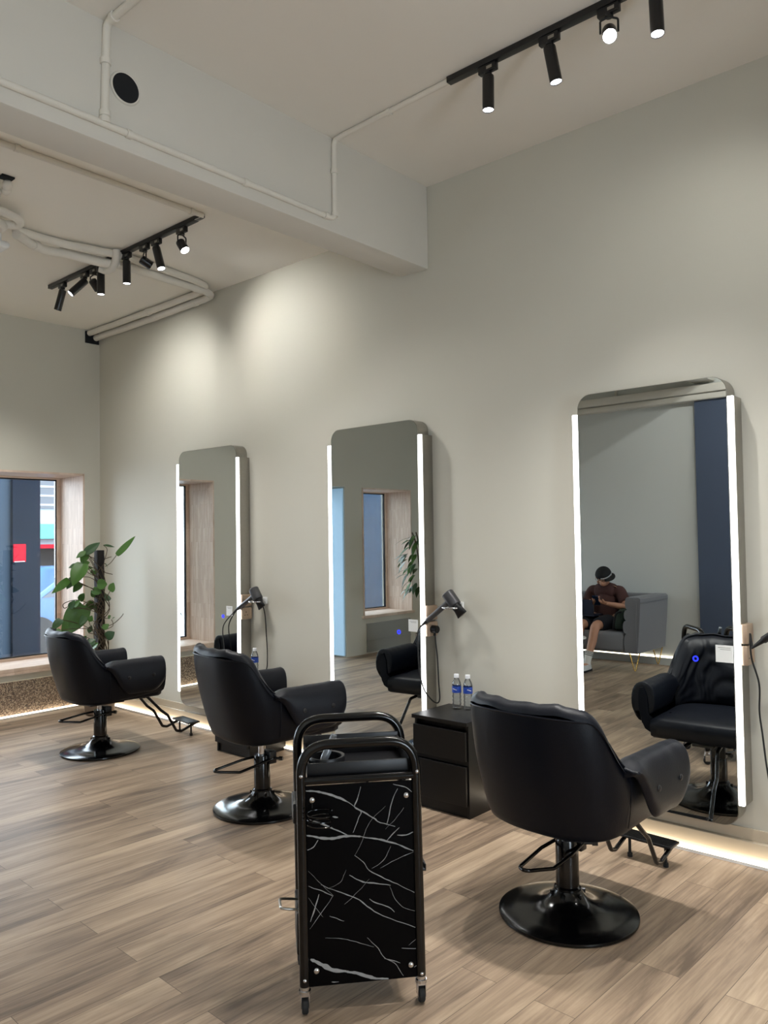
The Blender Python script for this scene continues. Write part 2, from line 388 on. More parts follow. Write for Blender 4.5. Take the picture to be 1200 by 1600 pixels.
# the window recesses lined with jointed wood
def window(n, W, depth, label):
    x0, x1, z0, z1 = W; yb = YF+depth
    fr = nb()
    t = 0.05
    add_box(fr, (x0, yb-0.06, z0), (x0+t, yb-0.015, z1)); add_box(fr, (x1-t, yb-0.06, z0), (x1, yb-0.015, z1))
    add_box(fr, (x0+t, yb-0.06, z1-t*0.6), (x1-t, yb-0.015, z1)); add_box(fr, (x0+t, yb-0.06, z0), (x1-t, yb-0.015, z0+t*0.6))
    w = struct('window_%d' % n, fr, 'reveal')
    b = nb(); e = 0.014
    add_box(b, (x0-0.004, YF-0.012, z0), (x0+e, yb-0.06, z1)); add_box(b, (x1-e, YF-0.012, z0), (x1+0.004, yb-0.06, z1))
    obj('reveal_panel', b, 'reveal', w)
    b = nb(); add_box(b, (x0, YF-0.012, z1-e), (x1, yb-0.06, z1+0.004)); obj('reveal_head', b, 'reveal_h', w)
    b = nb(); add_box(b, (x0-0.03, YF-0.03, z0-0.035), (x1+0.03, yb-0.06, z0+0.004), bevel=0.004); obj('window_sill', b, 'reveal_h', w)
    b = nb(); s = 0.012
    add_box(b, (x0+t, yb-0.05, z0+t*0.6), (x0+t+s, yb-0.025, z1-t*0.6)); add_box(b, (x1-t-s, yb-0.05, z0+t*0.6), (x1-t, yb-0.025, z1-t*0.6))
    add_box(b, (x0+t, yb-0.05, z1-t*0.6-s), (x1-t, yb-0.025, z1-t*0.6)); add_box(b, (x0+t, yb-0.05, z0+t*0.6), (x1-t, yb-0.025, z0+t*0.6+s))
    obj('dark_gasket', b, 'satinblack', w)
    b = nb(); add_box(b, (x0+t+s, yb-0.04, z0+t*0.6+s), (x1-t-s, yb-0.034, z1-t*0.6-s)); obj('glass_pane', b, 'glass', w)
    return w
window(1, W1, 0.5, '')
window(2, W2, 0.5, '')
bm = nb(); add_box(bm, (W2[0]+0.05, YF-0.012, 0.02), (W2[1]-0.05, YF+0.0, 0.40)); add_box(bm, (W2[0]+0.05, YF-0.02, 0.16), (W2[1]-0.05, YF, 0.18))
struct('trim_1', bm, 'greypanel')
# entrance door leaf of clear glass set deep in the far wall
bm = nb(); add_box(bm, (D1[0]+0.04, 7.60, 0.02), (D1[1]-0.04, 7.63, D1[3]-0.04))
dr = struct('door_1', bm, 'glass')
bm = nb(); add_box(bm, (D1[0], 7.56, 0), (D1[0]+0.04, 7.66, D1[3])); add_box(bm, (D1[1]-0.04, 7.56, 0), (D1[1], 7.66, D1[3])); add_box(bm, (D1[0]+0.04, 7.56, D1[3]-0.04), (D1[1]-0.04, 7.66, D1[3])); obj('door_frame', bm, 'whiteplastic', dr)
bm = nb(); add_cyl(bm, (-2.75, 7.57, 0.85), (-2.75, 7.57, 1.25), 0.012); add_cyl(bm, (-2.75, 7.57, 0.9), (-2.75, 7.60, 0.9), 0.008); add_cyl(bm, (-2.75, 7.57, 1.2), (-2.75, 7.60, 1.2), 0.008); obj('door_handle', bm, 'steel', dr)
b = nb(); add_box(b, (D1[0]+0.008, YF+0.02, 0.02), (D1[0]+0.03, 7.56, D1[3]-0.02)); obj('jamb_glow_panel', b, 'jambglow', dr)  # added glowing sheet in place of daylight falling on the jamb
# shop front behind the camera
bm = nb()
for a in (-4.6, -3.775, -2.95): add_box(bm, (a, YB-0.12, 0.0), (a+0.05, YB-0.06, 2.3))
add_box(bm, (-4.6, YB-0.12, 2.25), (-2.9, YB-0.06, 2.3)); add_box(bm, (-4.6, YB-0.12, 0.0), (-2.9, YB-0.06, 0.06))
sf = struct('door_2', bm, 'satinblack')
bm = nb(); add_box(bm, (-4.55, YB-0.093, 0.06), (-2.95, YB-0.087, 2.25)); obj('glass_pane', bm, 'glass', sf)

# dado under the window, ledge along the mirror wall, skirting
bm = nb(); add_box(bm, (-2.45, YF-0.025, 0.0), (-0.03, YF, 0.313), mi=0); add_box(bm, (-2.45, YF-0.028, 0.313), (-0.0, YF, 0.318), mi=1)
add_box(bm, (-1.60, YF-0.035, 0.372), (-0.13, YF, 0.392), mi=2)
struct('baseboard_far', bm, ['granite', 'cream', 'reveal_h'])
bm = nb(); y = YB
while y < YF:
    y2 = min(y+0.9, YF); add_box(bm, (-0.030, y+0.001, 0), (0, y2-0.001, 0.10), bevel=0.0025, seg=1); add_box(bm, (-0.008, y+0.001, 0.10), (0, y2-0.001, 0.155), bevel=0.002, seg=1); y = y2
struct('baseboard_right', bm, 'tile')
bm = nb(); add_box(bm, (XL, 3.30, 0), (XL+0.02, YF, 0.085)); add_box(bm, (XL, YB, 0), (XL+0.02, 2.72, 0.085)); struct('baseboard_left', bm, 'wallgrey')
def led_strip(name, lo, hi, label, prof=True):
    b = nb(); zm = lo[2]+(hi[2]-lo[2])*0.62; add_box(b, lo, (hi[0], hi[1], zm), mi=1 if prof else 0); add_box(b, (lo[0]+0.001, lo[1]+0.001, zm), (hi[0]-0.001 if prof else hi[0], hi[1]-0.001, hi[2]), mi=0)
    return tag(obj(name, b, ['ledwarm', 'whiteplastic']), label, 'light strip', None)
led_strip('floor_light_strip', (-0.068, -2.5, 0.0), (-0.030, 7.12, 0.022), 'glowing light strip on the floor along the tiled ledge under the three mirrors')
led_strip('floor_light_strip.001', (-2.45, YF-0.06, 0.0), (-0.07, YF-0.025, 0.02), 'glowing light strip on the floor below the speckled stone dado under the window')
led_strip('wall_light_strip', (XL, 3.305, 0.086), (XL+0.018, 7.15, 0.106), 'glowing light strip above the grey skirting behind the sofa, seen in the right mirror', False)

# ------------------------------------------------------------------ outdoors seen through the window
bm = nb(); add_box(bm, (-16, 8.0, -0.4), (16, 40, -0.3)); struct('street_ground', bm, 'street')
bm = nb(); add_box(bm, (-0.55, 9.46, -0.3), (0.125, 9.7, 2.5)); struct('outside_wall', bm, 'slateout', label='slate blue painted wall outside the window', cat='wall')
bm = nb(); add_box(bm, (0.109, 9.4, -0.3), (0.435, 9.9, 2.5)); struct('outside_pillar', bm, 'navyout', label='navy painted pillar outside the window with a red notice on it', cat='pillar')
bm = nb(); add_box(bm, (-9.6, 11.0, -0.3), (-6.8, 11.2, 3.2)); add_box(bm, (-7.62, 10.9, -0.3), (-7.54, 11.0, 3.2)); struct('outside_wall.001', bm, 'paleout', label='pale blue rendered wall outside the window beside the plant, seen in the middle mirror', cat='wall')
pl = nb(); add_box(pl, (0.113, 9.390, 1.320), (0.259, 9.4, 1.530)); add_box(pl, (0.125, 9.388, 1.322), (0.245, 9.392, 1.326), mi=1)
tag(obj('notice', pl, ['red', 'whiteplastic']), 'small red paper notice stuck on the navy pillar outside the window', 'poster')
bd = thing('building', 'white building across the street with a cyan sign, seen past the navy pillar', 'building', (4.0, 16.2, -0.3))
b = nb(); add_box(b, (-2.2, 0, 0), (3, 3, 6)); obj('facade_wall', b, 'facade', bd)
for k in range(3):
    b = nb(); add_box(b, (-2.0+k*1.5, -0.05, 2.55), (-0.75+k*1.5, 0.02, 3.3)); w_ = obj('window', b, 'darkglass', bd)
    b = nb()
    for j in range(4): add_box(b, (-2.0+k*1.5, -0.08, 2.6+j*0.19), (-0.75+k*1.5, -0.04, 2.64+j*0.19))
    obj('louvre', b, 'facade', w_)
b = nb(); add_box(b, (-2.1, -0.18, 1.92), (2.5, 0.02, 2.22)); obj('shop_sign', b, 'cyan', bd)
b = nb(); add_box(b, (-2.1, -0.5, 1.72), (2.5, 0.02, 1.80)); obj('awning', b, 'red', bd)
b = nb(); add_box(b, (-1.9, -0.06, 0), (2.3, 0.02, 1.72)); obj('shop_opening', b, 'pole', bd)
car = thing('car', 'light blue car parked across the street, seen past the navy pillar', 'car', (3.1, 13.4, -0.3))
b = nb()
side = [(-2.0, 0.35), (-2.05, 0.75), (-1.3, 0.92), (-0.6, 1.42), (0.9, 1.42), (1.6, 0.95), (2.05, 0.85), (2.05, 0.35)]
add_prism(b, side, -0.8, 0.8, axis='y'); obj('car_body', b, 'carpaint', car, bevel=0.06)
b = nb(); add_prism(b, [(-1.15, 0.95), (-0.55, 1.36), (0.85, 1.36), (1.4, 0.97)], -0.815, 0.815, axis='y'); obj('side_glass', b, 'darkglass', car)
for sx in (-1.25, 1.3):
    for sy in (-0.78, 0.78):
        b = nb(); add_cyl(b, (sx, sy-0.1, 0.33), (sx, sy+0.1, 0.33), 0.33, 24); obj('wheel', b, 'rubber', car)

# ------------------------------------------------------------------ lit wall mirrors
def wall_mirror(name, yc, label, w=0.832, zb=0.18, zt=2.288):
    t = thing(name, label, 'mirror', (0, yc, zb), 0, 'lit mirrors on the long wall')
    h = zt-zb
    b = nb(); p = [(y, z+h/2) for y, z in rounded_rect(w-0.06, h, 0.075, 10)]
    add_prism(b, p, -0.105, 0.0, axis='x'); obj('mirror_case', b, 'steel', t, angle=30)
    b = nb(); p = [(y, z+h/2) for y, z in rounded_rect(w-0.066, h-0.006, 0.073, 10)]
    add_prism(b, p, -0.1085, -0.1045, axis='x'); g = obj('mirror_glass', b, 'mirror', t, angle=30)
    for s in (-1, 1):
        y0, y1 = sorted((s*(w/2-0.03), s*w/2))
        b = nb(); add_box(b, (-0.098, y0, 0.105), (0.0, y1, h-0.102)); bx = obj('side_box', b, 'steel', t, bevel=0.001)
        b = nb(); add_box(b, (-0.112, y0+0.002, 0.105), (-0.098, y1-0.001, h-0.102), bevel=0.003); obj('light_tube', b, 'led', t)
    b = nb(); add_tube(b, [(-0.109, -0.207+0.011*math.cos(a), 0.764+0.011*math.sin(a)) for a in [2*PI*k/24 for k in range(24)]][::-1], 0.0032, 6, closed=True)
    o = obj('touch_button', b, 'blueled', t); 
    return t
m3 = wall_mirror('wall_mirror', 1.628, 'tall lit mirror nearest the camera, reflecting the grey sofa and seated person')
m2 = copy_tree(m3, 'tall lit mirror in the middle, left of the two water bottles'); m2.location.y = 3.4975
m1 = copy_tree(m3, 'tall lit mirror nearest the corner plant, reflecting a pale wood panel'); m1.location.y = 5.3185
for t in (m3, m2, m1):
    for c in t.children:
        if c.name.startswith('touch_button'): c['label'] = 'glowing blue touch ring'
def sticker(yc, zc, label, w=0.08):
    b = nb(); add_box(b, (-0.1098, yc-w/2, zc-w/2), (-0.1085, yc+w/2, zc+w/2), mi=0)
    for k_ in range(2): add_box(b, (-0.1102, yc-w*0.36, zc+w*(0.34-0.10*k_)), (-0.1097, yc+w*(0.36-0.12*k_), zc+w*(0.37-0.10*k_)), mi=1)
    return tag(obj('sticker', b, ['whiteplastic', 'greypanel']), label, 'sticker', 'white stickers on the mirrors')
sticker(1.286, 0.978, 'square white sticker on the mirror nearest the camera')
sticker(3.172, 0.992, 'square white sticker on the middle mirror, behind the hair dryer handle', 0.075)
sticker(5.030, 0.990, 'square white sticker on the mirror nearest the corner', 0.075)

# champagne socket plates on the right flank of each mirror
def socket_pair(yr, which, plug=False):
    for k, (z0, z1) in enumerate(((1.030, 1.120), (0.930, 1.020))):
        t = thing('switch_plate' if k == 0 else 'power_socket', ('blank metal plate above the socket' if k == 0 else 'champagne metal power socket with a switch')+' on the side of '+which, 'switch plate' if k == 0 else 'power socket', (-0.056, yr, z0), 0, 'socket plates on the mirror sides')
        b = nb(); add_box(b, (-0.045, -0.028, 0), (0.045, 0, z1-z0), bevel=0.004); obj('plate', b, 'champagne', t)
        if k == 1:
            b = nb()
            for (dx, dz, w, h) in ((-0.012, 0.056, 0.006, 0.011), (-0.024, 0.033, 0.008, 0.006), (0.000, 0.033, 0.008, 0.006)):
                add_box(b, (dx-w/2, -0.0285, dz-h/2), (dx+w/2, -0.0275, dz+h/2))
            obj('socket_holes', b, 'cabin', t)
            b = nb(); add_box(b, (0.020, -0.033, 0.008), (0.041, -0.027, 0.078), bevel=0.002); obj('rocker', b, 'champagne', t)
socket_pair(1.212, 'the mirror nearest the camera'); socket_pair(3.0815, 'the middle mirror'); socket_pair(4.9025, 'the mirror nearest the corner')

# ------------------------------------------------------------------ styling chairs (built facing +x, seat set at height dz)
def sgnpow(v, p): return math.copysign(abs(v)**p, v)
def smooth01(t):
    t = max(0.0, min(1.0, t)); return t*t*(3-2*t)
def chair_plan(q, inset=0.0, f=1.0):
    """plan point of the tub shell; q in [-1,1] from right arm tip round the back to the left arm tip; f = height fraction"""
    b = (0.306+0.034*f)-inset; xb = -(0.258+0.104*f)+inset; xt = 0.348+0.014*(1-f)-inset*0.3; xc = -0.02
    n = 2.7; a = 0.34
    if abs(q) > 1-a:
        t = (abs(q)-(1-a))/a; return (xc+(xt-xc)*t, math.copysign(b, q))
    th = q/(1-a)*PI/2
    return (xc-(xc-xb)*abs(math.cos(th))**(2/n), b*sgnpow(math.sin(th), 2/n))
def chair_top(q):
    a = 0.34; side = 0.655
    if abs(q) > 1-a:
        t = (abs(q)-(1-a))/a; 
        return side+0.012*smooth01(t)
    th = abs(q/(1-a))*90
    hi = 0.872-0.018*(th/60)**2
    return hi + (side-hi)*smooth01((th-47)/41)
def make_chair(name, label, group, loc, rotz, dz=0.0):
    t = thing(name, label, 'chair', loc, rotz, group)
    # base plate, column
    b = nb(); add_lathe(b, [(0.276, 0.0), (0.281, 0.006), (0.280, 0.014), (0.262, 0.021), (0.21, 0.027), (0.16, 0.034), (0.115, 0.047), (0.082, 0.068), (0.064, 0.09), (0.056, 0.105)], 72); obj('base_plate', b, 'blackmetal', t)
    b = nb(); add_lathe(b, [(0.054, 0.095), (0.054, 0.112), (0.047, 0.118), (0.046, 0.30), (0.044, 0.305), (0.02, 0.305)], 36)
    cl = obj('column', b, 'blackmetal', t)
    for k in range(6):
        a = k*PI/3+0.3; bb = nb(); add_cyl(bb, (0.066*math.cos(a), 0.066*math.sin(a), 0.082), (0.066*math.cos(a), 0.066*math.sin(a), 0.098), 0.007, 6); obj('bolt', bb, 'blackmetal', cl)
    b = nb(); add_cyl(b, (0, 0, 0.30), (0, 0, 0.372+dz), 0.021, 20); obj('piston', b, 'chrome', t)
    b = nb(); add_box(b, (0.02, -0.055, 0.255), (0.065, 0.02, 0.325), bevel=0.004); add_cyl(b, (0.045, -0.05, 0.285), (0.075, -0.085, 0.285), 0.007, 10); add_cyl(b, (0.068, -0.077, 0.285), (0.082, -0.094, 0.285), 0.012, 6); obj('valve_block', b, 'satinblack', t)
    b = nb(); pth = fillet([(0.04, -0.05, 0.283), (-0.06, -0.058, 0.268), (-0.17, -0.045, 0.245), (-0.285, -0.01, 0.262), (-0.30, 0.005, 0.264), (-0.285, 0.035, 0.263), (-0.10, 0.055, 0.28), (0.02, 0.05, 0.287)], 0.02, 5); add_tube(b, pth, 0.0075, 10); obj('pump_lever', b, 'blackmetal', t)
    b = nb(); add_box(b, (-0.13, -0.13, 0.358+dz), (0.13, 0.13, 0.378+dz), bevel=0.006); add_box(b, (0.1, -0.06, 0.36+dz), (0.29, 0.06, 0.385+dz), bevel=0.006); obj('seat_plate', b, 'satinblack', t)
    # tub shell
    nq = 65; rows = []
    for ins, z0 in ((0.14, 0.378), (0.075, 0.381), (0.035, 0.390), (0.012, 0.406), (0.002, 0.430)):
        rows.append([(*chair_plan(-1+2*i/(nq-1), ins, 0.0), z0+dz+0.034*(chair_plan(-1+2*i/(nq-1), ins, 0.0)[0]+0.15)/0.5) for i in range(nq)])
    ns = 9
    for k in range(ns+1):
        s = k/ns; r = []
        for i in range(nq):
            q = -1+2*i/(nq-1); zt = chair_top(q); z = 0.475+(zt-0.475)*s; f = (z-0.40)/0.47
            bulge = 0.010*math.sin(PI*s)
            x, y = chair_plan(q, -bulge if k < ns else 0.004, f); r.append((x, y, z+dz))
        rows.append(r)
    # inner face of the shell
    for k in range(4):
        s = 1-(k/3)*0.62 if k else 1.0; r = []
        for i in range(nq):
            q = -1+2*i/(nq-1); zt = chair_top(q)+(0.0 if k else 0.002); z = 0.435+(zt-0.435)*s; f = (z-0.40)/0.47
            x, y = chair_plan(q, 0.038 if k else 0.022, f); r.append((x, y, z+dz))
        rows.append(r)
    b = nb(); vr = add_grid(b, rows)
    for e in (0, -1):
        try: b.faces.new([r[e] for r in vr])
        except ValueError: pass
    sh = obj('tub_shell', b, 'blackleather', t, angle=55)
    # piping along the rim
    b = nb(); add_tube(b, [(*chair_plan(-1+2*i/(nq-1), 0.002, (chair_top(-1+2*i/(nq-1))-0.40)/0.47), chair_top(-1+2*i/(nq-1))+dz) for i in range(5, nq-5)], 0.0045, 6); obj('rim_piping', b, 'blackleather', sh)
    # vertical seams
    for s in (-1, 1):
        b = nb(); q = s*0.62
        add_tube(b, [(*chair_plan(q, -0.010*math.sin(PI*k/10)-0.001, (0.435+(chair_top(q)-0.435)*k/10-0.40)/0.47), 0.435+(chair_top(q)-0.435)*k/10+dz) for k in range(11)], 0.0018, 5); obj('seam', b, 'blacksoft', sh)
    # seat cushion
    b = nb(); rows = []
    sx = [(-0.26, 0), (-0.24, 1), (0.0, 1), (0.2, 1), (0.32, 1), (0.355, 0.9), (0.375, 0.6)]
    rows = []
    for ins, z_, dx in ((0.10, 0.388, -0.02), (0.062, 0.392, -0.004), (0.050, 0.405, 0.008), (0.048, 0.46, 0.016), (0.052, 0.490, 0.012), (0.066, 0.503, 0.0), (0.10, 0.509, -0.03), (0.14, 0.512, -0.07)):
        r = [(*chair_plan(-1+2*i/(nq-1), ins, 0.25), z_+dz) for i in range(nq)]
        r = [(p[0]+(dx if p[0] > 0.2 else 0.0), p[1], p[2]+(0.004*noise.noise((p[0]*7, p[1]*7, 2)) if z_ > 0.5 else 0)) for p in r]
        y0_, x0_ = r[-1][1], r[-1][0]
        r += [(x0_+0.006*(1-(t_/4)**2), y0_*t_/5, z_+dz) for t_ in (4, 2, 0, -2, -4)]
        rows.append(r)
    vr = add_grid(b, rows, close_u=True); b.faces.new(vr[0]); b.faces.new(vr[-1])
    obj('seat_cushion', b, 'blacksoft', t, angle=60)
    # loose back cushion with puckered folds, standing a little above the rim
    b = nb(); rows = []; nu, nv = 57, 40
    for iv in range(nv+1):
        v = iv/nv; r = []
        for iu in range(nu):
            u = -1+2*iu/(nu-1); q = u*0.60
            zt = chair_top(q)+0.036*(1-abs(u)**5)-0.006; z = 0.495+(zt-0.495)*v
            f = (z-0.40)/0.47
            edge = (1-abs(u)**4)*(1-(2*v-1)**6)
            th_ = 0.048+0.06*max(0.0, edge)**0.5
            fold = 0.007*math.sin(9*u+26*v*abs(u)+7*noise.noise((u*2.2, v*3.0, 1.7)))*edge*(1-0.3*v)
            fold += 0.008*noise.noise((u*6, v*7, 4.2))*edge
            fold += 0.005*math.sin(24*v+5*u*u+4*noise.noise((u*3, v*2, 9)))*edge*smooth01((v-0.35)/0.4)
            x, y = chair_plan(q, th_+fold, f)
            bump = 0.012*noise.noise((u*5.0, 3.3, 0.5))*smooth01((v-0.8)/0.2)
            r.append((x, y, z+dz+bump))
        rows.append(r)
    for k in range(7):      # the plump top edge rolls back over the rim
        a = PI*(k+1)/7; r = []
        for iu in range(nu):
            u = -1+2*iu/(nu-1); q = u*0.60; px, py, pz_ = rows[nv][iu]
            lump = 1+0.45*noise.noise((u*4.5, 2.2, 8.1))+0.25*noise.noise((u*11, 5.2, 1.1))
            w_e = 1-abs(u)**6
            ins = 0.048*0.5*(1+math.cos(a))+0.002
            x, y = chair_plan(q, ins, 1.0)
            r.append((x, y, pz_+0.026*math.sin(a)*max(0.25, lump)*w_e-0.022*(1-math.cos(a))*0.5))
        rows.append(r)
    add_grid(b, rows); obj('back_cushion', b, 'blacksoft', t, angle=80)
    # padded arm covers draped over the arms, two buttons each
    for s in (-1, 1):
        b = nb(); nx = 26; rows = []
        for ix in range(nx+1):
            w = min(1.0, max(0.0, (ix-0.6)/(nx-1.2))) if 0 < ix < nx else ix/nx; x = -0.115+0.452*w
            zl = 0.452+0.195*(1-smooth01(w/0.42))**1.3 + 0.075*max(0.0, (w-0.78)/0.22)**2.2
            zi = 0.515+0.10*(1-smooth01(w/0.35))
            top = 0.699-0.02*(1-smooth01(w/0.15))
            puff = 1-0.12*(max(0, w-0.9)/0.1)**2
            o = 0.026*puff; c = 0.318
            prof = [(c+0.034+o*0.3, zl), (c+0.040+o, zl+0.03*(1-0)), (c+0.040+o*1.05, zl+(top-zl)*0.45), (c+0.034+o, zl+(top-zl)*0.75), (c+0.022+o*0.5, top-0.012), (c, top), (c-0.030-o*0.4, top-0.006), (c-0.046-o*0.7, top-0.03), (c-0.050-o, top-0.08), (c-0.050-o, zi+0.03), (c-0.044, zi)]
            rows.append([(x+0.004*noise.noise((x*12, yy*9, zz*9)), s*yy, zz+dz+0.003*noise.noise((x*20, yy*20, s*3))) for yy, zz in prof])
        # close underneath so that the cover has a body
        add_grid(b, rows)
        vs_ = b.verts[:]; np_ = len(rows[0]); b.verts.ensure_lookup_table()
        try:
            b.faces.new([b.verts[i] for i in range(np_)]); b.faces.new([b.verts[nx*np_+i] for i in range(np_)][::-1])
        except ValueError: pass
        pad = obj('arm_cover', b, 'blacksoft', t, angle=70, solid=0.006, subsurf=1)
        for bx in (0.045, 0.235):
            bb = nb(); add_ball(bb, (bx, s*0.3835, 0.575+dz), 0.013, (1, 0.5, 1), 14, 8); obj('button', bb, 'blackplastic', pad)
    # footrest: two bent bars and a tread
    for s in (-1, 1):
        b = nb(); y = s*0.112
        add_tube(b, fillet([(0.20, y*0.7, 0.372+dz), (0.33, y*0.8, 0.36+dz), (0.43, y, 0.245), (0.485, y, 0.20), (0.56, y, 0.066), (0.60, y, 0.056), (0.745, y, 0.105)], 0.03, 6), 0.0105, 12); obj('footrest_bar', b, 'blackmetal', t)
        b = nb(); add_cyl(b, (0.70, y*0.8, 0.004), (0.70, y*0.8, 0.102), 0.007, 10); add_cyl(b, (0.70, y*0.8, 0), (0.70, y*0.8, 0.018), 0.012, 12); obj('footrest_foot', b, 'rubber', t)
    b = nb(); add_box(b, (0.655, -0.135, 0.100), (0.755, 0.135, 0.112), bevel=0.004)
    for k in range(7): add_box(b, (0.665+k*0.0128, -0.125, 0.111), (0.670+k*0.0128, 0.125, 0.115))
    obj('footrest_tread', b, 'satinblack', t)
    return t
GC = 'styling chairs facing the mirrors'
c3 = make_chair('styling_chair', 'black tub styling chair nearest the camera, in front of the mirror with the sofa reflection', GC, (-1.005, 1.635, 0), math.radians(-3), 0.0)
c2 = make_chair('styling_chair.001', 'black tub styling chair in the middle of the row, behind the marble trolley', GC, (-0.975, 3.605, 0), math.radians(-9), 0.035)
c1 = copy_tree(c3, 'black tub styling chair farthest from the camera, in front of the corner plant')
c1.location = (-0.932, 5.511, 0); c1.rotation_euler = (0, 0, math.radians(-5))

# ------------------------------------------------------------------ drawer cabinets and bottles
def make_cabinet(label, y0):
    t = thing('drawer_cabinet', label, 'cabinet', (-0.05, y0, 0), 0, 'black drawer cabinets between the chairs')
    d = -0.354; w = 0.378
    b = nb(); add_box(b, (d+0.02, 0.0, 0), (0, 0.016, 0.505)); add_box(b, (d+0.02, w-0.016, 0), (0, w, 0.505)); add_box(b, (-0.012, 0.016, 0), (0, w-0.016, 0.505)); add_box(b, (d+0.03, 0.016, 0.0), (d+0.044, w-0.016, 0.075)); add_box(b, (d+0.05, 0.016, 0.065), (-0.012, w-0.016, 0.078)); add_box(b, (d+0.022, 0.016, 0.285), (d+0.05, w-0.016, 0.318)); add_box(b, (d+0.05, 0.016, 0.47), (d+0.06, w-0.016, 0.505))
    obj('carcass', b, 'cab', t, bevel=0.001)
    b = nb(); add_box(b, (d, -0.002, 0.505), (0.005, w+0.008, 0.526)); obj('top_board', b, 'cab', t, bevel=0.0015)
    for z0, z1 in ((0.070, 0.283), (0.313, 0.472)):
        b = nb(); add_box(b, (d, 0.008, z0), (d+0.018, w-0.002, z1)); add_box(b, (d+0.018, 0.02, z0+0.01), (-0.05, w-0.02, z0+0.10)); obj('drawer', b, 'cab', t, bevel=0.001)
    return t
cab = make_cabinet('black two drawer cabinet under the two water bottles', 2.566)
cab2 = copy_tree(cab, 'black two drawer cabinet half hidden behind the middle styling chair'); cab2.location.y = 4.452
def make_bottle(label, x, y, rz):
    t = thing('water_bottle', label, 'bottle', (x, y, 0.526), rz, 'water bottles on the cabinets')
    R = 0.0275
    prof = [(0.018, 0.0), (0.026, 0.004)]
    z = 0.012
    for k in range(4): prof += [(R, z), (R-0.003, z+0.010), (R, z+0.02)]; z += 0.021
    prof += [(R, 0.100), (R, 0.135), (R, 0.142), (0.0245, 0.158), (0.0165, 0.176), (0.0125, 0.184), (0.0125, 0.192)]
    b = nb(); add_lathe(b, prof, 28); obj('bottle_body', b, 'pet', t)
    b = nb(); add_lathe(b, [(0.0148, 0.184), (0.0148, 0.203), (0.0135, 0.205)], 24); obj('cap', b, 'cap', t)
    b = nb(); add_lathe(b, [(R+0.0006, 0.098), (R+0.0008, 0.100), (R+0.0008, 0.134), (R+0.0006, 0.136)], 28, caps=False); lb = obj('paper_label', b, 'bluelabel', t)
    b = nb(); n = 5
    rows = [[((R+0.0014)*math.cos(a), (R+0.0014)*math.sin(a), zz+0.004*math.sin(3*a)) for a in [2.6+0.9*k/n for k in range(n+1)]] for zz in (0.116, 0.120)]
    add_grid(b, rows); obj('label_swoosh', b, 'whiteplastic', lb)
    return t
bt = make_bottle('clear water bottle with a blue label, the left one of the two on the cabinet', -0.138, 2.822, 0.3)
for x, y, l, rz in ((-0.122, 2.752, 'clear water bottle with a blue label, the right one of the two on the cabinet', 1.0), (-0.13, 4.70, 'water bottle on the cabinet half hidden behind the middle styling chair', 0.5)):
    c = copy_tree(bt, l); c.location = (x, y, 0.526); c.rotation_euler = (0, 0, rz)

# ------------------------------------------------------------------ hair dryers on wall rings
def dryer_holder(y, z, label):
    t = thing('dryer_holder', label, 'holder', (0, y, z), 0, 'hair dryer holders on the wall')
    b = nb(); add_box(b, (-0.02, -0.018, -0.026), (0, 0.018, 0.026), bevel=0.004); obj('wall_block', b, 'whiteplastic', t)
    b = nb(); add_tube(b, [(-0.078+0.058*math.cos(a), 0.02+0.058*math.sin(a), -0.004) for a in [2*PI*k/36 for k in range(36)]], 0.0058, 10, closed=True); add_cyl(b, (-0.018, 0, -0.004), (-0.026, 0.004, -0.004), 0.008); obj('ring', b, 'chrome', t)
    return t
def hair_dryer(c, axis, handle, label, cord, body='dryer'):
    """c: centre of the barrel; axis: unit vector towards the nozzle; handle: unit vector along the handle"""
    c = Vector(c); ax = Vector(axis).normalized(); hd = Vector(handle); hd = (hd-ax*hd.dot(ax)).normalized()
    t = thing('hair_dryer', label, 'hair dryer', c, 0, 'hair dryers on the mirror wall')
    q = ax.to_track_quat('Z', 'Y').to_matrix().to_4x4()
    b = nb(); add_lathe(b, [(0.024, -0.050), (0.034, -0.049), (0.0385, -0.044), (0.0390, 0.038), (0.037, 0.044), (0.030, 0.047)], 40, m=q); bd_ = obj('barrel', b, body, t)
    b = nb(); add_lathe(b, [(0.023, -0.0515), (0.023, -0.049)], 32, m=q); obj('air_inlet', b, 'cabin', bd_)
    b = nb(); add_tube(b, [hd*k for k in (0.02, 0.06, 0.12, 0.205, 0.215, 0.222)], 0.018, 20, radii=[0.018, 0.0178, 0.0172, 0.0165, 0.0175, 0.0155]); h_ = obj('handle', b, body, t)
    b = nb(); add_tube(b, [hd*0.222, hd*0.25, hd*0.285], 0.01, 14, radii=[0.0125, 0.009, 0.005]); obj('cord_sleeve', b, 'rubber', h_)
    side = ax.cross(hd)
    b = nb(); add_lathe(b, [(0.030, 0.045), (0.031, 0.060), (0.029, 0.068)], 32, m=q); obj('nozzle_collar', b, 'blackplastic', bd_)
    m = Matrix((side, hd, ax)).transposed().to_4x4()
    b = nb(); rows = []
    for z, a, d in ((0.066, 0.028, 0.028), (0.085, 0.032, 0.020), (0.115, 0.038, 0.009), (0.118, 0.036, 0.007)):
        rows.append([m @ Vector((d*math.cos(2*PI*k/28), a*math.sin(2*PI*k/28), z)) for k in range(28)])
    add_grid(b, rows, close_u=True); b.verts.ensure_lookup_table(); b.faces.new(b.verts[:28]); b.faces.new(b.verts[-28:]); obj('nozzle', b, 'blackplastic', bd_)
    pts = [hd*0.28]+[Vector(p)-c for p in cord]
    b = nb(); add_tube(b, spline(pts, 8), 0.0042, 8); obj('cord', b, 'rubber', t)
    return t
dryer_holder(2.872, 1.12, 'white wall ring holding the hair dryer above the water bottles')
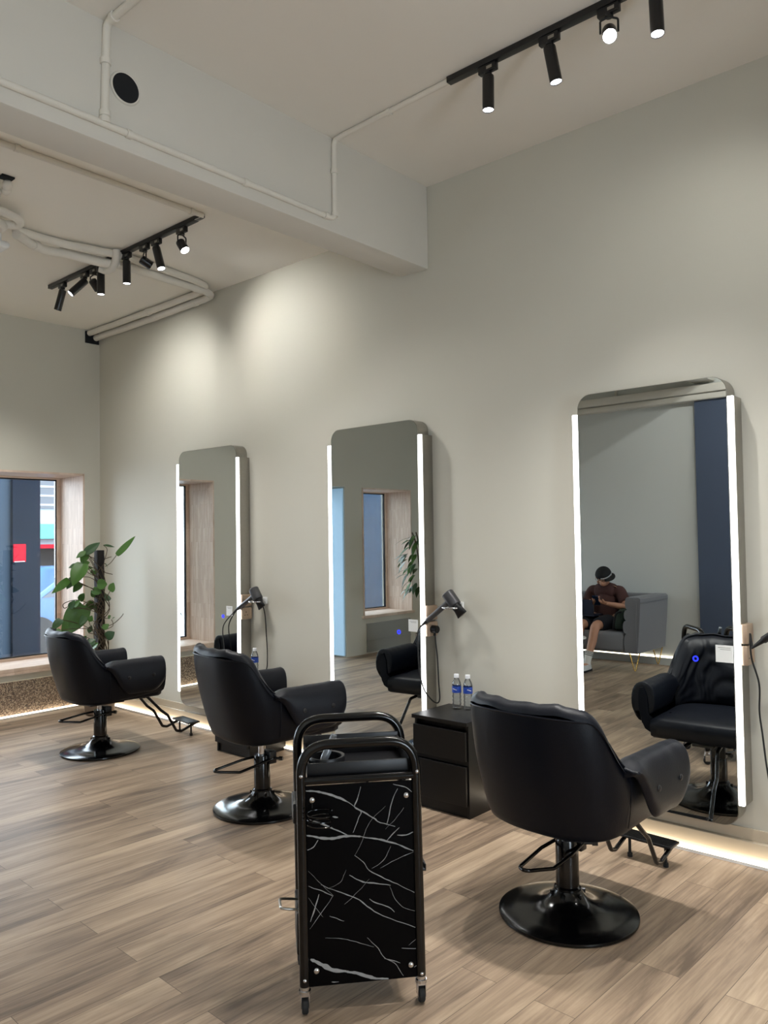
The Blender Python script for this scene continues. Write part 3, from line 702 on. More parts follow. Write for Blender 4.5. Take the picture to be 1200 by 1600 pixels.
h2 = hair_dryer((-0.083, 2.889, 1.166), (0.06, -0.60, -0.76), (-0.10, 0.76, -0.62), 'grey hair dryer resting in the wall ring above the water bottles',
    [(-0.135, 3.115, 0.95), (-0.14, 3.11, 0.82), (-0.138, 3.10, 0.70), (-0.125, 3.075, 0.60), (-0.09, 3.03, 0.532), (-0.075, 3.0, 0.545), (-0.068, 3.01, 0.66), (-0.066, 3.018, 0.80), (-0.066, 3.03, 0.90), (-0.066, 3.034, 0.95)])
b = nb(); add_cyl(b, (-0.066, 3.054, 0.974), (-0.066, 3.016, 0.974), 0.024, 24); add_cyl(b, (-0.066, 3.020, 0.974), (-0.066, 3.012, 0.974), 0.021, 24); add_cyl(b, (-0.066, 3.034, 0.954), (-0.066, 3.037, 0.934), 0.008, 10); p_ = obj('plug', b, 'blackplastic', h2); p_.location = -h2.location
dryer_holder(4.716, 1.078, 'white wall ring holding the hair dryer behind the middle styling chair')
hair_dryer((-0.083, 4.738, 1.129), (0.05, -0.50, -0.80), (-0.12, 0.92, -0.42), 'grey hair dryer resting in the wall ring behind the middle styling chair',
    [(-0.135, 5.075, 0.87), (-0.14, 5.06, 0.72), (-0.14, 5.03, 0.60), (-0.10, 4.95, 0.55), (-0.045, 4.83, 0.535), (-0.03, 4.70, 0.545), (-0.022, 4.683, 0.65), (-0.02, 4.695, 0.82), (-0.02, 4.711, 0.98), (-0.05, 4.716, 1.075)])
dryer_holder(0.985, 1.145, 'white wall ring at the right edge beside the mirror nearest the camera')
hair_dryer((-0.083, 0.945, 1.19), (0.06, -0.60, -0.76), (-0.06, 0.76, -0.28), 'black hair dryer at the right edge, its cord curling down beside the mirror',
    [(-0.10, 1.172, 1.08), (-0.09, 1.172, 0.97), (-0.08, 1.145, 0.85), (-0.07, 1.15, 0.72), (-0.07, 1.14, 0.62), (-0.07, 1.125, 0.47), (-0.065, 1.105, 0.34), (-0.06, 1.07, 0.24), (-0.05, 1.02, 0.16), (-0.05, 0.96, 0.115), (-0.045, 0.90, 0.108)], 'blackplastic')

# ------------------------------------------------------------------ marble trolley (local x along its front, y backwards)
TR = thing('salon_trolley', 'black tube framed salon trolley with a black marble front panel', 'trolley', (-2.165, 1.958, 0), math.radians(-40))
VEINS = [[0.0098, (0.008, 0.72), (0.046, 0.714), (0.088, 0.703), (0.122, 0.688), (0.15, 0.674)], [0.0049, (0.15, 0.674), (0.185, 0.647), (0.234, 0.616), (0.249, 0.603), (0.306, 0.584)], [0.0042, (0.192, 0.722), (0.182, 0.688), (0.171, 0.656), (0.192, 0.639), (0.181, 0.613), (0.163, 0.573)], [0.0035, (0.316, 0.708), (0.296, 0.665), (0.285, 0.617), (0.277, 0.59)], [0.0035, (0.301, 0.723), (0.337, 0.713), (0.365, 0.694)], [0.0056, (0.097, 0.63), (0.115, 0.626)], [0.0056, (0.021, 0.624), (0.066, 0.607), (0.107, 0.586), (0.159, 0.56)], [0.0119, (0.01, 0.575), (0.044, 0.566), (0.093, 0.558), (0.142, 0.563), (0.191, 0.557)], [0.007, (0.191, 0.557), (0.248, 0.545), (0.305, 0.527), (0.369, 0.498)], [0.0042, (0.013, 0.527), (0.034, 0.535), (0.048, 0.557)], [0.0035, (0.273, 0.535), (0.291, 0.554), (0.313, 0.573), (0.32, 0.579)], [0.0056, (0.312, 0.554), (0.341, 0.553), (0.367, 0.56)], [0.0014, (0.336, 0.644), (0.306, 0.608), (0.273, 0.577)], [0.0014, (0.274, 0.653), (0.22, 0.602), (0.191, 0.537), (0.169, 0.498)], [0.0021, (0.29, 0.52), (0.264, 0.474), (0.225, 0.451)], [0.0021, (0.369, 0.495), (0.304, 0.473), (0.253, 0.451)], [0.0035, (0.168, 0.498), (0.197, 0.474), (0.218, 0.445), (0.26, 0.419), (0.31, 0.393), (0.371, 0.359)], [0.0049, (0.15, 0.435), (0.189, 0.413), (0.231, 0.402), (0.288, 0.392)], [0.0014, (0.015, 0.459), (0.056, 0.414), (0.097, 0.373)], [0.0035, (0.015, 0.409), (0.056, 0.391), (0.094, 0.373)], [0.0042, (0.056, 0.411), (0.111, 0.385), (0.174, 0.357), (0.216, 0.322), (0.272, 0.288), (0.372, 0.245)], [0.0042, (0.216, 0.352), (0.244, 0.335), (0.28, 0.321), (0.299, 0.302)], [0.0049, (0.049, 0.381), (0.038, 0.342), (0.02, 0.294)], [0.0021, (0.097, 0.373), (0.062, 0.326), (0.017, 0.271)], [0.0014, (0.14, 0.453), (0.119, 0.414), (0.084, 0.398)], [0.0028, (0.083, 0.307), (0.131, 0.287)], [0.0014, (0.014, 0.372), (0.062, 0.306)], [0.0021, (0.068, 0.238), (0.123, 0.231), (0.179, 0.213), (0.228, 0.194)], [0.0028, (0.207, 0.227), (0.242, 0.188), (0.263, 0.158), (0.298, 0.133), (0.327, 0.092)], [0.0035, (0.263, 0.155), (0.316, 0.134)], [0.0028, (0.321, 0.182), (0.379, 0.176)], [0.0014, (0.346, 0.189), (0.372, 0.21)], [0.0168, (0.019, 0.173), (0.053, 0.155), (0.087, 0.134), (0.136, 0.124)], [0.0126, (0.136, 0.124), (0.178, 0.112), (0.227, 0.094), (0.276, 0.087)], [0.0018, (0.285, 0.389), (0.302, 0.346), (0.33, 0.315), (0.373, 0.3)], [0.0014, (0.217, 0.417), (0.16, 0.362), (0.132, 0.342)], [0.0028, (0.087, 0.094), (0.111, 0.092)], [0.0028, (0.363, 0.115), (0.376, 0.123)]]
w_, dp = 0.386, 0.30; rt = 0.0165
for yy, zt in ((0.0, 0.883), (dp, 0.90)):
    b = nb(); add_tube(b, fillet([(0, yy, 0.088), (-0.006, yy, zt-rt), (w_-0.008, yy, zt-rt), (w_, yy, 0.088)], 0.10, 10), rt, 18); obj('side_frame', b, 'blackmetal', TR)
b = nb(); add_box(b, (0.010, -0.004, 0.084), (w_-0.012, 0.006, 0.732)); pn = obj('marble_panel', b, 'marble', TR)
b = nb()
for v in VEINS:
    wd = v[0]; pts = [Vector((p[0], -0.0048, p[1])) for p in v[1:]]
    pts = [p for p in spline(pts, 6)]
    L_, R_ = [], []
    for i, p in enumerate(pts):
        d = (pts[min(i+1, len(pts)-1)]-pts[max(i-1, 0)]).normalized(); nn = Vector((d.z, 0, -d.x))
        e_ = i/(len(pts)-1); taper = (0.35+0.65*math.sin(PI*min(1, max(0, e_*0.9+0.05))))
        wob = 0.6+0.7*abs(noise.noise(p*60))+0.3*noise.noise(p*160)
        hw = wd*0.5*taper*wob; j = nn*0.0022*noise.noise(p*45+Vector((3, 1, 2)))
        cl = lambda a: Vector((min(max(a.x, 0.011), w_-0.013), a.y, min(max(a.z, 0.085), 0.731)))
        L_.append(cl(p+nn*hw+j)); R_.append(cl(p-nn*hw+j))
    add_grid(b, [L_, R_])
obj('marble_veins', b, 'vein', pn, smooth=False)
for s_, z_ in ((0.345, 0.685), (0.030, 0.688), (0.038, 0.135), (0.352, 0.126)):
    b = nb(); add_ball(b, (s_, -0.006, z_), 0.0105, (1, 0.6, 1), 18, 10); obj('screw_cap', b, 'chrome', pn)
for s_, z_ in ((-0.005, 0.769), (0.381, 0.764), (0.0, 0.111), (0.387, 0.098)):
    b = nb(); add_ball(b, (s_, -rt+0.001, z_), 0.0065, (1, 0.7, 1), 14, 8); obj('bolt', b, 'chrome', TR)
b = nb(); add_cyl(b, (0.0, 0, 0.749), (w_-0.004, 0, 0.749), 0.013, 14); add_cyl(b, (0.0, dp, 0.749), (w_-0.004, dp, 0.749), 0.013, 14); obj('cross_bar', b, 'blackmetal', TR)
# top tray with raised rim and a cup ring
b = nb(); x0, x1, y0, y1 = 0.016, w_-0.02, 0.018, dp-0.012
add_box(b, (x0, y0, 0.752), (x1, y1, 0.758))
for lo, hi in (((x0, y0, 0.752), (x1, y0+0.008, 0.800)), ((x0, y1-0.008, 0.752), (x1, y1, 0.828)), ((x0, y0, 0.752), (x0+0.008, y1, 0.80)), ((x1-0.008, y0, 0.752), (x1, y1, 0.815))): add_box(b, lo, hi, bevel=0.002)
ty = obj('top_tray', b, 'blackplastic', TR)
b = nb(); cx_, cy2 = 0.086, 0.085
prof = [(0.052, 0.758), (0.052, 0.806), (0.062, 0.808), (0.064, 0.802), (0.064, 0.758)]
add_lathe(b, prof, 36, caps=False); xf(b, b.verts[:], Matrix.Translation((cx_, cy2, 0))); obj('cup_ring', b, 'blackplastic', ty)
for z in (0.43, 0.13):
    b = nb(); add_box(b, (x0, 0.02, z), (x1, y1, z+0.006))
    for lo, hi in (((x0, 0.02, z), (x1, 0.028, z+0.06)), ((x0, y1-0.008, z), (x1, y1, z+0.06)), ((x0, 0.02, z), (x0+0.008, y1, z+0.06)), ((x1-0.008, 0.02, z), (x1, y1, z+0.06))): add_box(b, lo, hi, bevel=0.002)
    obj('tray', b, 'blackplastic', TR)
# side fittings: wire dryer spiral, tool loop, tray handle
b = nb(); add_tube(b, [(0.052+0.040*math.cos(a), -0.046+0.030*math.sin(a), 0.664-0.016*a/(2*PI)) for a in [2*PI*k/24 for k in range(25+24*2)]], 0.0022, 6); add_cyl(b, (0.03, -0.018, 0.664), (0.03, 0.0, 0.69), 0.0025, 6); obj('wire_spiral', b, 'blackmetal', TR)
b = nb(); add_tube(b, fillet([(-0.008, 0.05, 0.310), (-0.075, 0.045, 0.322), (-0.078, 0.12, 0.322), (-0.008, 0.14, 0.306)], 0.015, 5), 0.0045, 8); obj('towel_loop', b, 'steel', TR)
b = nb(); add_box(b, (-0.030, 0.10, 0.575), (-0.006, 0.24, 0.645), bevel=0.006); obj('tool_pocket', b, 'blackplastic', TR)
b = nb(); add_box(b, (-0.022, 0.07, 0.15), (-0.004, 0.26, 0.29), bevel=0.006); obj('side_basket', b, 'blackplastic', TR)
b = nb(); add_box(b, (w_+0.002, 0.06, 0.36), (w_+0.012, 0.26, 0.47), bevel=0.004); add_box(b, (w_+0.010, 0.05, 0.405), (w_+0.034, 0.27, 0.416), bevel=0.004); add_box(b, (w_+0.028, 0.05, 0.405), (w_+0.034, 0.27, 0.43), bevel=0.003); obj('drawer_handle', b, 'blackplastic', TR)
for sx in (0.0, w_):
    for sy in (0.0, dp):
        cs = bpy.data.objects.new('caster', None)
        b = nb(); add_cyl(b, (sx, sy, 0.070), (sx, sy, 0.094), 0.016, 20); add_cyl(b, (sx, sy, 0.066), (sx, sy, 0.076), 0.0195, 20); add_box(b, (sx-0.014, sy-0.016, 0.022), (sx-0.0115, sy+0.018, 0.066), bevel=0.001); add_box(b, (sx+0.0115, sy-0.016, 0.022), (sx+0.014, sy+0.018, 0.066), bevel=0.001); add_box(b, (sx-0.014, sy-0.016, 0.060), (sx+0.014, sy+0.018, 0.068))
        cs = obj('caster', b, 'chrome', TR)
        b = nb(); add_lathe(b, [(0.010, -0.010), (0.022, -0.0105), (0.026, -0.007), (0.026, 0.007), (0.022, 0.0105), (0.010, 0.010)], 28, m=Matrix.Translation((sx, sy, 0.0262)) @ Matrix.Rotation(PI/2, 4, 'Y')); obj('wheel', b, 'rubber', cs)
# small clear bottle leaning in the cup ring
tm = Matrix.Rotation(math.radians(-40), 4, 'Z')
def tpos(x, y, z): return Vector((-2.165, 1.958, 0)) + tm @ Vector((x, y, z))
sb = thing('spray_bottle', 'small clear plastic bottle with a black band leaning in the ring of the trolley tray', 'bottle', tpos(0.062, 0.085, 0.7585), math.radians(-40))
tilt = Matrix.Rotation(math.radians(24), 4, 'Y')
b = nb(); add_lathe(b, [(0.012, 0.006), (0.0165, 0.010), (0.0165, 0.085), (0.013, 0.098)], 24, m=tilt); obj('bottle_body', b, 'smoky', sb)
b = nb(); add_lathe(b, [(0.0150, 0.094), (0.0155, 0.096), (0.0155, 0.112), (0.0145, 0.114)], 24, m=tilt); obj('black_band', b, 'blackplastic', sb)
b = nb(); add_lathe(b, [(0.0125, 0.112), (0.0135, 0.114), (0.0135, 0.150), (0.0115, 0.156)], 24, m=tilt); obj('clear_cap', b, 'smoky', sb); sb.scale = (0.82, 0.82, 0.82)

# ------------------------------------------------------------------ track lights
def lamp(name, label, kind, loc, aim, rail_z, group, power=1.0, lens='lens', cone=100, on=True):
    """loc: pivot on the rail; aim: direction of the beam"""
    t = thing(name, label, 'spotlight', loc, 0, group)
    a = Vector(aim).normalized(); q = a.to_track_quat('Z', 'X').to_matrix().to_4x4()
    b = nb(); add_box(b, (-0.014, -0.048, -0.036), (0.014, 0.048, 0.0), bevel=0.003); add_cyl(b, (0, 0, -0.036), (0, 0, -0.046), 0.018, 16); ad = obj('adapter', b, 'satinblack', t)
    b = nb(); add_box(b, (-0.0155, -0.03, -0.026), (-0.0135, 0.0, -0.012)); obj('rating_plate', b, 'steel', ad)
    if kind == 'long':
        c = Vector((0, 0, -0.062)); L, R = 0.165, 0.0275; s0 = -0.012
        b = nb(); add_cyl(b, (0, 0, -0.04), (0, 0, -0.066), 0.008, 12); obj('stem', b, 'satinblack', t)
    else:
        c = Vector((0, 0, -0.112)); L, R = 0.082, 0.030; s0 = -0.030
        b = nb(); side = a.cross(Vector((0, 0, 1))); side = side.normalized() if side.length > 0.01 else Vector((1, 0, 0))
        add_tube(b, fillet([Vector((0, 0, -0.044))+side*0.0, Vector((0, 0, -0.058))+side*0.036, c+side*0.036], 0.01, 4), 0.0045, 8); add_tube(b, fillet([Vector((0, 0, -0.044)), Vector((0, 0, -0.058))-side*0.036, c-side*0.036], 0.01, 4), 0.0045, 8); obj('yoke', b, 'satinblack', t)
    b = nb(); add_lathe(b, [(R*0.7, s0), (R*0.96, s0+0.004), (R, s0+0.012), (R, L+s0), (R-0.002, L+s0), (R-0.003, L+s0-0.004)], 32, m=Matrix.Translation(c) @ q); bd_ = obj('lamp_body', b, 'satinblack', t)
    b = nb(); add_lathe(b, [(R-0.0032, L+s0-0.007), (R-0.0032, L+s0-0.0035)], 28, m=Matrix.Translation(c) @ q); obj('lamp_lens', b, lens if on else 'ventblack', bd_)
    if on:
        ld = bpy.data.lights.new('spot_beam', 'SPOT'); ld.energy = SPOT*power; ld.spot_size = math.radians(cone); ld.spot_blend = 1.0; ld.shadow_soft_size = 0.022; ld.color = (1.0, 0.98, 0.94)
        lo = bpy.data.objects.new('spot_beam', ld); COL.objects.link(lo); lo.parent = t
        lo.location = c + a*(L+s0+0.004); lo.rotation_euler = a.to_track_quat('-Z', 'Y').to_euler()
    return t
def K(p): return Vector((-3.952+0.966*(p[0]+4.092), 0.966*p[1], 1.55+0.966*(p[2]-1.55)))
XT = -0.875; ZN = 3.785
rail = nb(); add_box(rail, (XT-0.018, -2.4, ZN-0.03), (XT+0.018, 2.26, ZN), bevel=0.002)
tag(obj('track_rail', rail, 'satinblack'), 'black ceiling track at the top right holding the near spotlights', 'lighting track')
GN = 'spotlights on the near ceiling track'
lz = ZN-0.03
lamp('track_spotlight', 'straight black cylinder spotlight nearest the conduit end of the near track', 'long', (XT, 2.03, lz), (0.0, 0.02, -1), lz, GN, 2.0, cone=78)
lamp('track_spotlight.001', 'black cylinder spotlight tilted slightly, second from the conduit end of the near track', 'long', (XT, 1.705, lz), (0.11, -0.13, -1), lz, GN, 2.0, cone=78)
lamp('track_spotlight.002', 'short spotlight glaring at the camera on the near track', 'short', (XT, 1.425, lz), (-0.62, -0.32, -0.72), lz, GN, 0.8, 'lensglare', 110)
lamp('track_spotlight.003', 'lit black cylinder spotlight cut off by the top edge of the photo', 'long', (XT, 1.225, lz), (-0.06, -0.05, -1), lz, GN, 3.0, cone=78)
# unseen spotlights added to this track: first makes the wall pool, others fill
for y, aim, p in ((0.70, (0.9, 1.1, -1.45), 0.32), (0.1, (-0.35, 0.55, -1), 2.2), (-0.9, (0.3, 0.3, -1), 0.9), (-1.9, (-0.4, 0.2, -1), 0.9)):
    lamp('track_spotlight', 'black cylinder spotlight added unseen on the near track, above and behind the camera', 'long', (XT, y, lz), aim, lz, GN, p)
rail = nb(); add_box(rail, (-3.718, -2.0, ZN-0.03), (-3.682, 2.6, ZN), bevel=0.002)  # added rail; its unseen spotlights brighten the sofa wall and give bounce
tag(obj('track_rail', rail, 'satinblack'), 'black ceiling track added unseen above the sofa side of the room for fill light', 'lighting track')
for y, aim in ((-1.4, (-0.9, 0.1, -1)), (-0.3, (-0.9, 0.2, -1)), (0.8, (-1.0, 0.3, -0.9)), (1.6, (-1.0, 0.5, -0.9)), (2.3, (-0.9, 0.9, -0.9))):
    lamp('track_spotlight', 'black cylinder spotlight added unseen above the sofa side of the room as fill', 'long', (-3.7, y, lz), aim, lz, 'added fill spotlights above the sofa side', 0.9, cone=150)
ZF = 3.60; XF = -1.005; lf = ZF-0.03
rail = nb(); add_box(rail, (XF-0.018, 4.16, ZF-0.03), (XF+0.018, 6.14, ZF), bevel=0.002); add_box(rail, (XF-0.016, 4.09, ZF-0.028), (XF+0.016, 4.16, ZF), mi=1, bevel=0.002)
tag(obj('track_rail.001', rail, ['satinblack', 'whiteplastic']), 'black ceiling track on the left holding eight spotlights', 'lighting track')
GF = 'spotlights on the far ceiling track'
FL = [('long', 5.93, (-0.12, 0.34, -1), 1.5, 'leftmost black spotlight of the far track, tilted slightly to the left', True, 'lens'),
      ('long', 5.58, (-0.62, 0.20, -0.70), 0.6, 'lit black spotlight of the far track tilted steeply to the left', True, 'lens'),
      ('short', 5.44, (0.74, 0.28, -0.62), 0.95, 'short black spotlight turned to the wall, left of the pipe hanger', True, 'lens'),
      ('long', 5.345, (0, 0, -1), 1.4, 'straight black cylinder spotlight just left of the pipe hanger', True, 'lens'),
      ('long', 4.99, (0, 0, -1), 1.4, 'straight black cylinder spotlight just right of the pipe hanger', True, 'lens'),
      ('short', 4.76, (0.82, -0.25, -0.45), 0.8, 'short black spotlight turned to the wall, right of the pipe hanger', True, 'lens'),
      ('long', 4.615, (0.05, -0.32, -1), 1.3, 'black cylinder spotlight tilted to the right, second from the right end of the far track', True, 'lens'),
      ('short', 4.32, (0.10, -0.55, -0.82), 1.2, 'short lit spotlight at the right end of the far track', True, 'lensglare')]
for i, (k, y, aim, p, lab, on, ls) in enumerate(FL):
    lamp('track_spotlight', lab, k, (XF, y, lf), aim, lf, GF, p, ls, 95, on)

# ------------------------------------------------------------------ conduits, pipes, vent
def conduit(name, label, paths, r, clips=(), cat='conduit', sq=False, fil=0.04):
    b = nb()
    paths = [[K(q) for q in p] for p in paths]
    t = thing(name, label, cat, paths[0][0])
    o0 = Vector(paths[0][0])
    for p in paths: add_tube(b, [q-o0 for q in fillet(p, fil, 6)], r, 12)
    obj('conduit_tube', b, 'pipe', t)
    for c, d in clips:
        b = nb(); c = K(c)-o0; d = Vector(d).normalized(); add_cyl(b, c-d*0.012, c+d*0.012, r*1.35, 14); obj('clip', b, 'pipe', t)
    return t
yb_ = (3.085-0.012)/0.966
XT0 = -0.907; XF0 = -1.041
conduit('ceiling_conduit', 'painted conduit from the near track down the beam face and along its lower edge',
    [[(XT0, 2.34, 3.848), (XT0+0.02, yb_, 3.848), (-0.888, yb_, 3.382), (-2.30, yb_, 3.388), (XL+0.3, yb_, 3.388)]], 0.0145,
    [((XT0+0.012, 2.75, 3.848), (0, 1, 0)), ((-0.89, yb_, 3.66), (0, 0, 1)), ((-0.888, yb_, 3.41), (0, 0, 1)), ((-0.96, yb_, 3.383), (1, 0, 0)), ((-1.535, yb_, 3.384), (1, 0, 0)), ((-2.2, yb_, 3.387), (1, 0, 0))])
conduit('ceiling_conduit.001', 'painted conduit dropping beside the round hole to join the beam conduit',
    [[(-2.306, 1.0, 3.846), (-2.306, yb_, 3.846), (-2.318, yb_, 3.40)]], 0.017, [((-2.312, yb_, 3.67), (0, 0, 1)), ((-2.316, yb_, 3.435), (0, 0, 1)), ((-2.317, yb_, 3.405), (0, 0, 1)), ((-2.306, 3.12, 3.846), (0, 1, 0))])
conduit('ceiling_conduit.002', 'painted conduit along the far ceiling beside the beam, ending at the left track',
    [[(XF0, 4.235, 3.658), (-1.7, 4.222, 3.658), (XL+0.3, 4.20, 3.658)]], 0.016, [((-1.13, 4.233, 3.658), (1, 0, 0)), ((-2.25, 4.212, 3.658), (1, 0, 0))])
b = nb(); add_tube(b, [(-2.133+0.0675*math.cos(a), 3.085-0.002, 3.528+0.0675*math.sin(a)) for a in [2*PI*k/40 for k in range(40)]], 0.006, 8, closed=True, mi=1)
add_cyl(b, (-2.133, 3.079, 3.528), (-2.133, 3.087, 3.528), 0.0675, 40)
tag(obj('vent_hole', b, ['ventblack', 'beam']), 'round dark vent hole high on the face of the beam', 'vent')
# insulated pipe bundle across the far ceiling
pb = thing('pipe_bundle', 'bundle of painted insulated pipes crossing the far ceiling and turning along the wall', 'pipes', (-1.16, 5.12, 3.53))
o0 = Vector((-1.16, 5.12, 3.53))
def pipe(pts, r, nm='insulated_pipe'):
    b = nb(); pp = spline([K(p) for p in pts], 8); add_tube(b, [p-o0+Vector((0, 0, 0.004*noise.noise(p*8))) for p in pp], r, 14); return obj(nm, b, 'pipe', pb)
pipe([(-1.80, 5.25, 3.595), (-1.58, 5.38, 3.59), (-1.38, 5.38, 3.60), (-1.18, 5.30, 3.575), (-1.0, 5.27, 3.585), (-0.6, 5.34, 3.60), (-0.26, 5.40, 3.61), (-0.10, 5.45, 3.61), (-0.065, 5.55, 3.607), (-0.06, 5.8, 3.605), (-0.058, 6.6, 3.60), (-0.056, 7.42, 3.60)], 0.030)
pipe([(-1.80, 5.28, 3.635), (-1.5, 5.31, 3.64), (-1.25, 5.25, 3.635), (-1.0, 5.23, 3.64), (-0.6, 5.28, 3.64), (-0.3, 5.34, 3.645), (-0.17, 5.42, 3.645), (-0.135, 5.6, 3.64), (-0.13, 6.4, 3.635), (-0.125, 7.42, 3.635)], 0.027)
pipe([(-1.42, 5.42, 3.63), (-1.2, 5.36, 3.615), (-0.9, 5.37, 3.62), (-0.5, 5.43, 3.635), (-0.25, 5.47, 3.635), (-0.15, 5.5, 3.63)], 0.021)
for c, d in (((-0.30, 5.392, 3.612), (1, 0.15, 0)), ((-0.058, 6.35, 3.602), (0, 1, 0)), ((-0.128, 6.35, 3.636), (0, 1, 0)), ((-1.62, 5.355, 3.592), (1, 0.4, 0)), ((-0.059, 5.72, 3.606), (0, 1, 0))):
    b = nb(); c = K(c)-o0; d = Vector(d).normalized(); add_cyl(b, c-d*0.02, c+d*0.02, 0.033, 16); obj('pipe_coupling', b, 'pipe', pb)
b = nb(); add_tube(b, [K(p)-o0 for p in spline([(-1.105, 5.20, 3.66), (-1.10, 5.21, 3.60), (-1.095, 5.27, 3.545), (-1.10, 5.35, 3.545), (-1.13, 5.385, 3.56)], 8)], 0.027, 14); obj('pipe_hanger', b, 'pipe', pb)
b = nb(); add_box(b, (-0.15, 7.188, 3.475), (-0.01, 7.202, 3.588), bevel=0.002)
tag(obj('wall_duct_hole', b, 'ventblack'), 'black square hole in the corner where the pipes leave the room', 'opening')
kc = thing('cable_coil', 'painted coil of flexible conduit hanging from the ceiling at the left edge', 'cable coil', (-1.93, 4.78, 3.60)); o1 = Vector((-1.93, 4.78, 3.60))
b = nb(); add_tube(b, [K(p)-o1 for p in spline([(-2.5, 4.95, 3.62), (-2.2, 4.98, 3.62), (-1.98, 5.00, 3.615), (-1.87, 5.04, 3.605), (-1.86, 5.11, 3.60), (-1.95, 5.13, 3.59), (-2.1, 5.10, 3.59), (-2.4, 5.08, 3.60)], 8)], 0.026, 12); obj('flexible_conduit', b, 'pipe', kc)
b = nb(); add_tube(b, [K(p)-o1 for p in spline([(-2.5, 5.02, 3.585), (-2.2, 5.03, 3.58), (-2.0, 5.07, 3.575), (-1.93, 5.15, 3.575), (-2.0, 5.2, 3.58), (-2.3, 5.2, 3.60)], 8)], 0.026, 12); obj('flexible_conduit', b, 'pipe', kc)
b = nb()
for k in range(5): add_ball(b, K((-2.11+0.02*math.sin(k*2.1), 4.66+0.055*k, 3.640-0.006*k))-o1, 0.034, (0.8, 1.1, 0.9), 12, 8)
obj('taped_joint', b, 'pipe', kc)
b = nb(); add_box(b, (-2.09, 4.44, 3.590), (-2.02, 4.50, 3.602), bevel=0.002); kh = obj('ceiling_socket', b, 'ventblack', kc); kh.location = -o1
b = nb(); add_box(b, (-2.4, 5.10, 3.433), (-1.76, 5.36, 3.477), bevel=0.02, seg=3); add_box(b, (-2.4, 5.14, 3.47), (-1.80, 5.32, 3.60), bevel=0.005)
tag(obj('ceiling_unit', b, 'whiteplastic'), 'corner of a white ceiling unit at the left edge below the cable coil', 'ceiling unit')

# ------------------------------------------------------------------ climbing plant in the corner
random.seed(7)
CAMP = Vector((-3.952, 0, 1.55))
def leaf(b, base, tip, width, nrm, fold=0.25, droop=0.12, heart=True, mi=0):
    base, tip = Vector(base), Vector(tip); ax = tip-base; L = ax.length; ax.normalize()
    nrm = Vector(nrm); nrm = (nrm-ax*nrm.dot(ax)).normalized(); sd = ax.cross(nrm)
    n = 9; rows = []
    for i in range(n+1):
        t = i/n
        wv = (math.sin(PI*min(1, t**0.62))**0.8 if heart else math.sin(PI*t**0.8)) * width*0.5
        if i == n: wv = 0.0005
        c = base+ax*(L*t) - nrm*(droop*L*(t*t-0.5*t)) 
        back = -ax*(0.16*L*math.exp(-((t-0.08)/0.12)**2)) if heart else Vector()
        row = []
        for s in (-1, -0.55, 0, 0.55, 1):
            row.append(c + sd*(s*wv) + nrm*(fold*abs(s)*wv - 0.12*wv*s*s) + back*(abs(s)**1.2)*(1 if wv > 0.001 else 0))
        rows.append(row)
    add_grid(b, rows, mi=mi)
YP = 6.70
def pz(x, y, dy=0.0):
    """point of the plant, given by its offsets along the wall plane of the pole"""
    px, py = x/4.85, 720+y/4.85
    P0 = Vector((-0.616+(px-100)*0.006, YP, 1.25-(py-900)*0.006))
    return CAMP+(P0-CAMP)*((YP+dy)/YP)
POL = Vector((-0.285, YP, 0))
pt = thing('potted_climbing_plant', 'tall climbing plant on a dark pole in the corner beside the window', 'plant', (POL.x, YP, 0))
OP = Vector((POL.x, YP, 0))
b = nb(); add_lathe(b, [(0.10, 0.0), (0.125, 0.012), (0.155, 0.30), (0.160, 0.315), (0.150, 0.315), (0.146, 0.28)], 36); obj('pot', b, 'pot', pt)
b = nb(); add_lathe(b, [(0.144, 0.262), (0.144, 0.285)], 28); obj('soil', b, 'vine', pt)
b = nb(); add_box(b, (-0.034, -0.034, 0.27), (0.034, 0.034, 1.468), bevel=0.006)
bmesh.ops.subdivide_edges(b, edges=[e for e in b.edges if e.calc_length() > 0.5], cuts=30)
for v in b.verts: v.co += Vector((noise.noise(v.co*30), noise.noise(v.co*30+Vector((5, 5, 5))), 0))*0.006
obj('moss_pole', b, 'pole', pt)
LV = [(645, 715, 760, 638, 50), (650, 700, 575, 748, 32), (660, 715, 610, 788, 52), (592, 795, 520, 815, 30), (628, 790, 545, 945, 92), (520, 900, 398, 990, 46), (560, 890, 503, 965, 52), (612, 930, 550, 992, 48),
      (625, 1085, 470, 1300, 165), (465, 1178, 395, 1245, 52), (462, 1250, 393, 1325, 46), (652, 1078, 715, 1122, 58), (712, 1112, 776, 1150, 64), (735, 945, 818, 950, 62), (700, 985, 772, 1010, 48), (785, 1042, 852, 1052, 50),
      (838, 1000, 872, 938, 46), (893, 735, 1055, 592, 60), (785, 660, 882, 674, 18), (640, 830, 705, 822, 38), (618, 792, 682, 782, 34), (805, 1338, 874, 1305, 54), (778, 1272, 828, 1240, 46), (672, 1212, 696, 1168, 34),
      (668, 1292, 692, 1238, 30), (818, 1200, 842, 1180, 26), (848, 1212, 872, 1195, 20), (668, 1372, 722, 1342, 52), (698, 1402, 742, 1370, 48), (618, 1342, 652, 1308, 32), (530, 1102, 562, 1048, 44), (598, 1052, 642, 1002, 40),
      (560, 1092, 604, 1050, 40), (800, 800, 822, 828, 24), (700, 870, 735, 830, 40), (720, 1040, 690, 985, 34), (640, 1170, 600, 1230, 42), (650, 1110, 632, 1185, 46)]
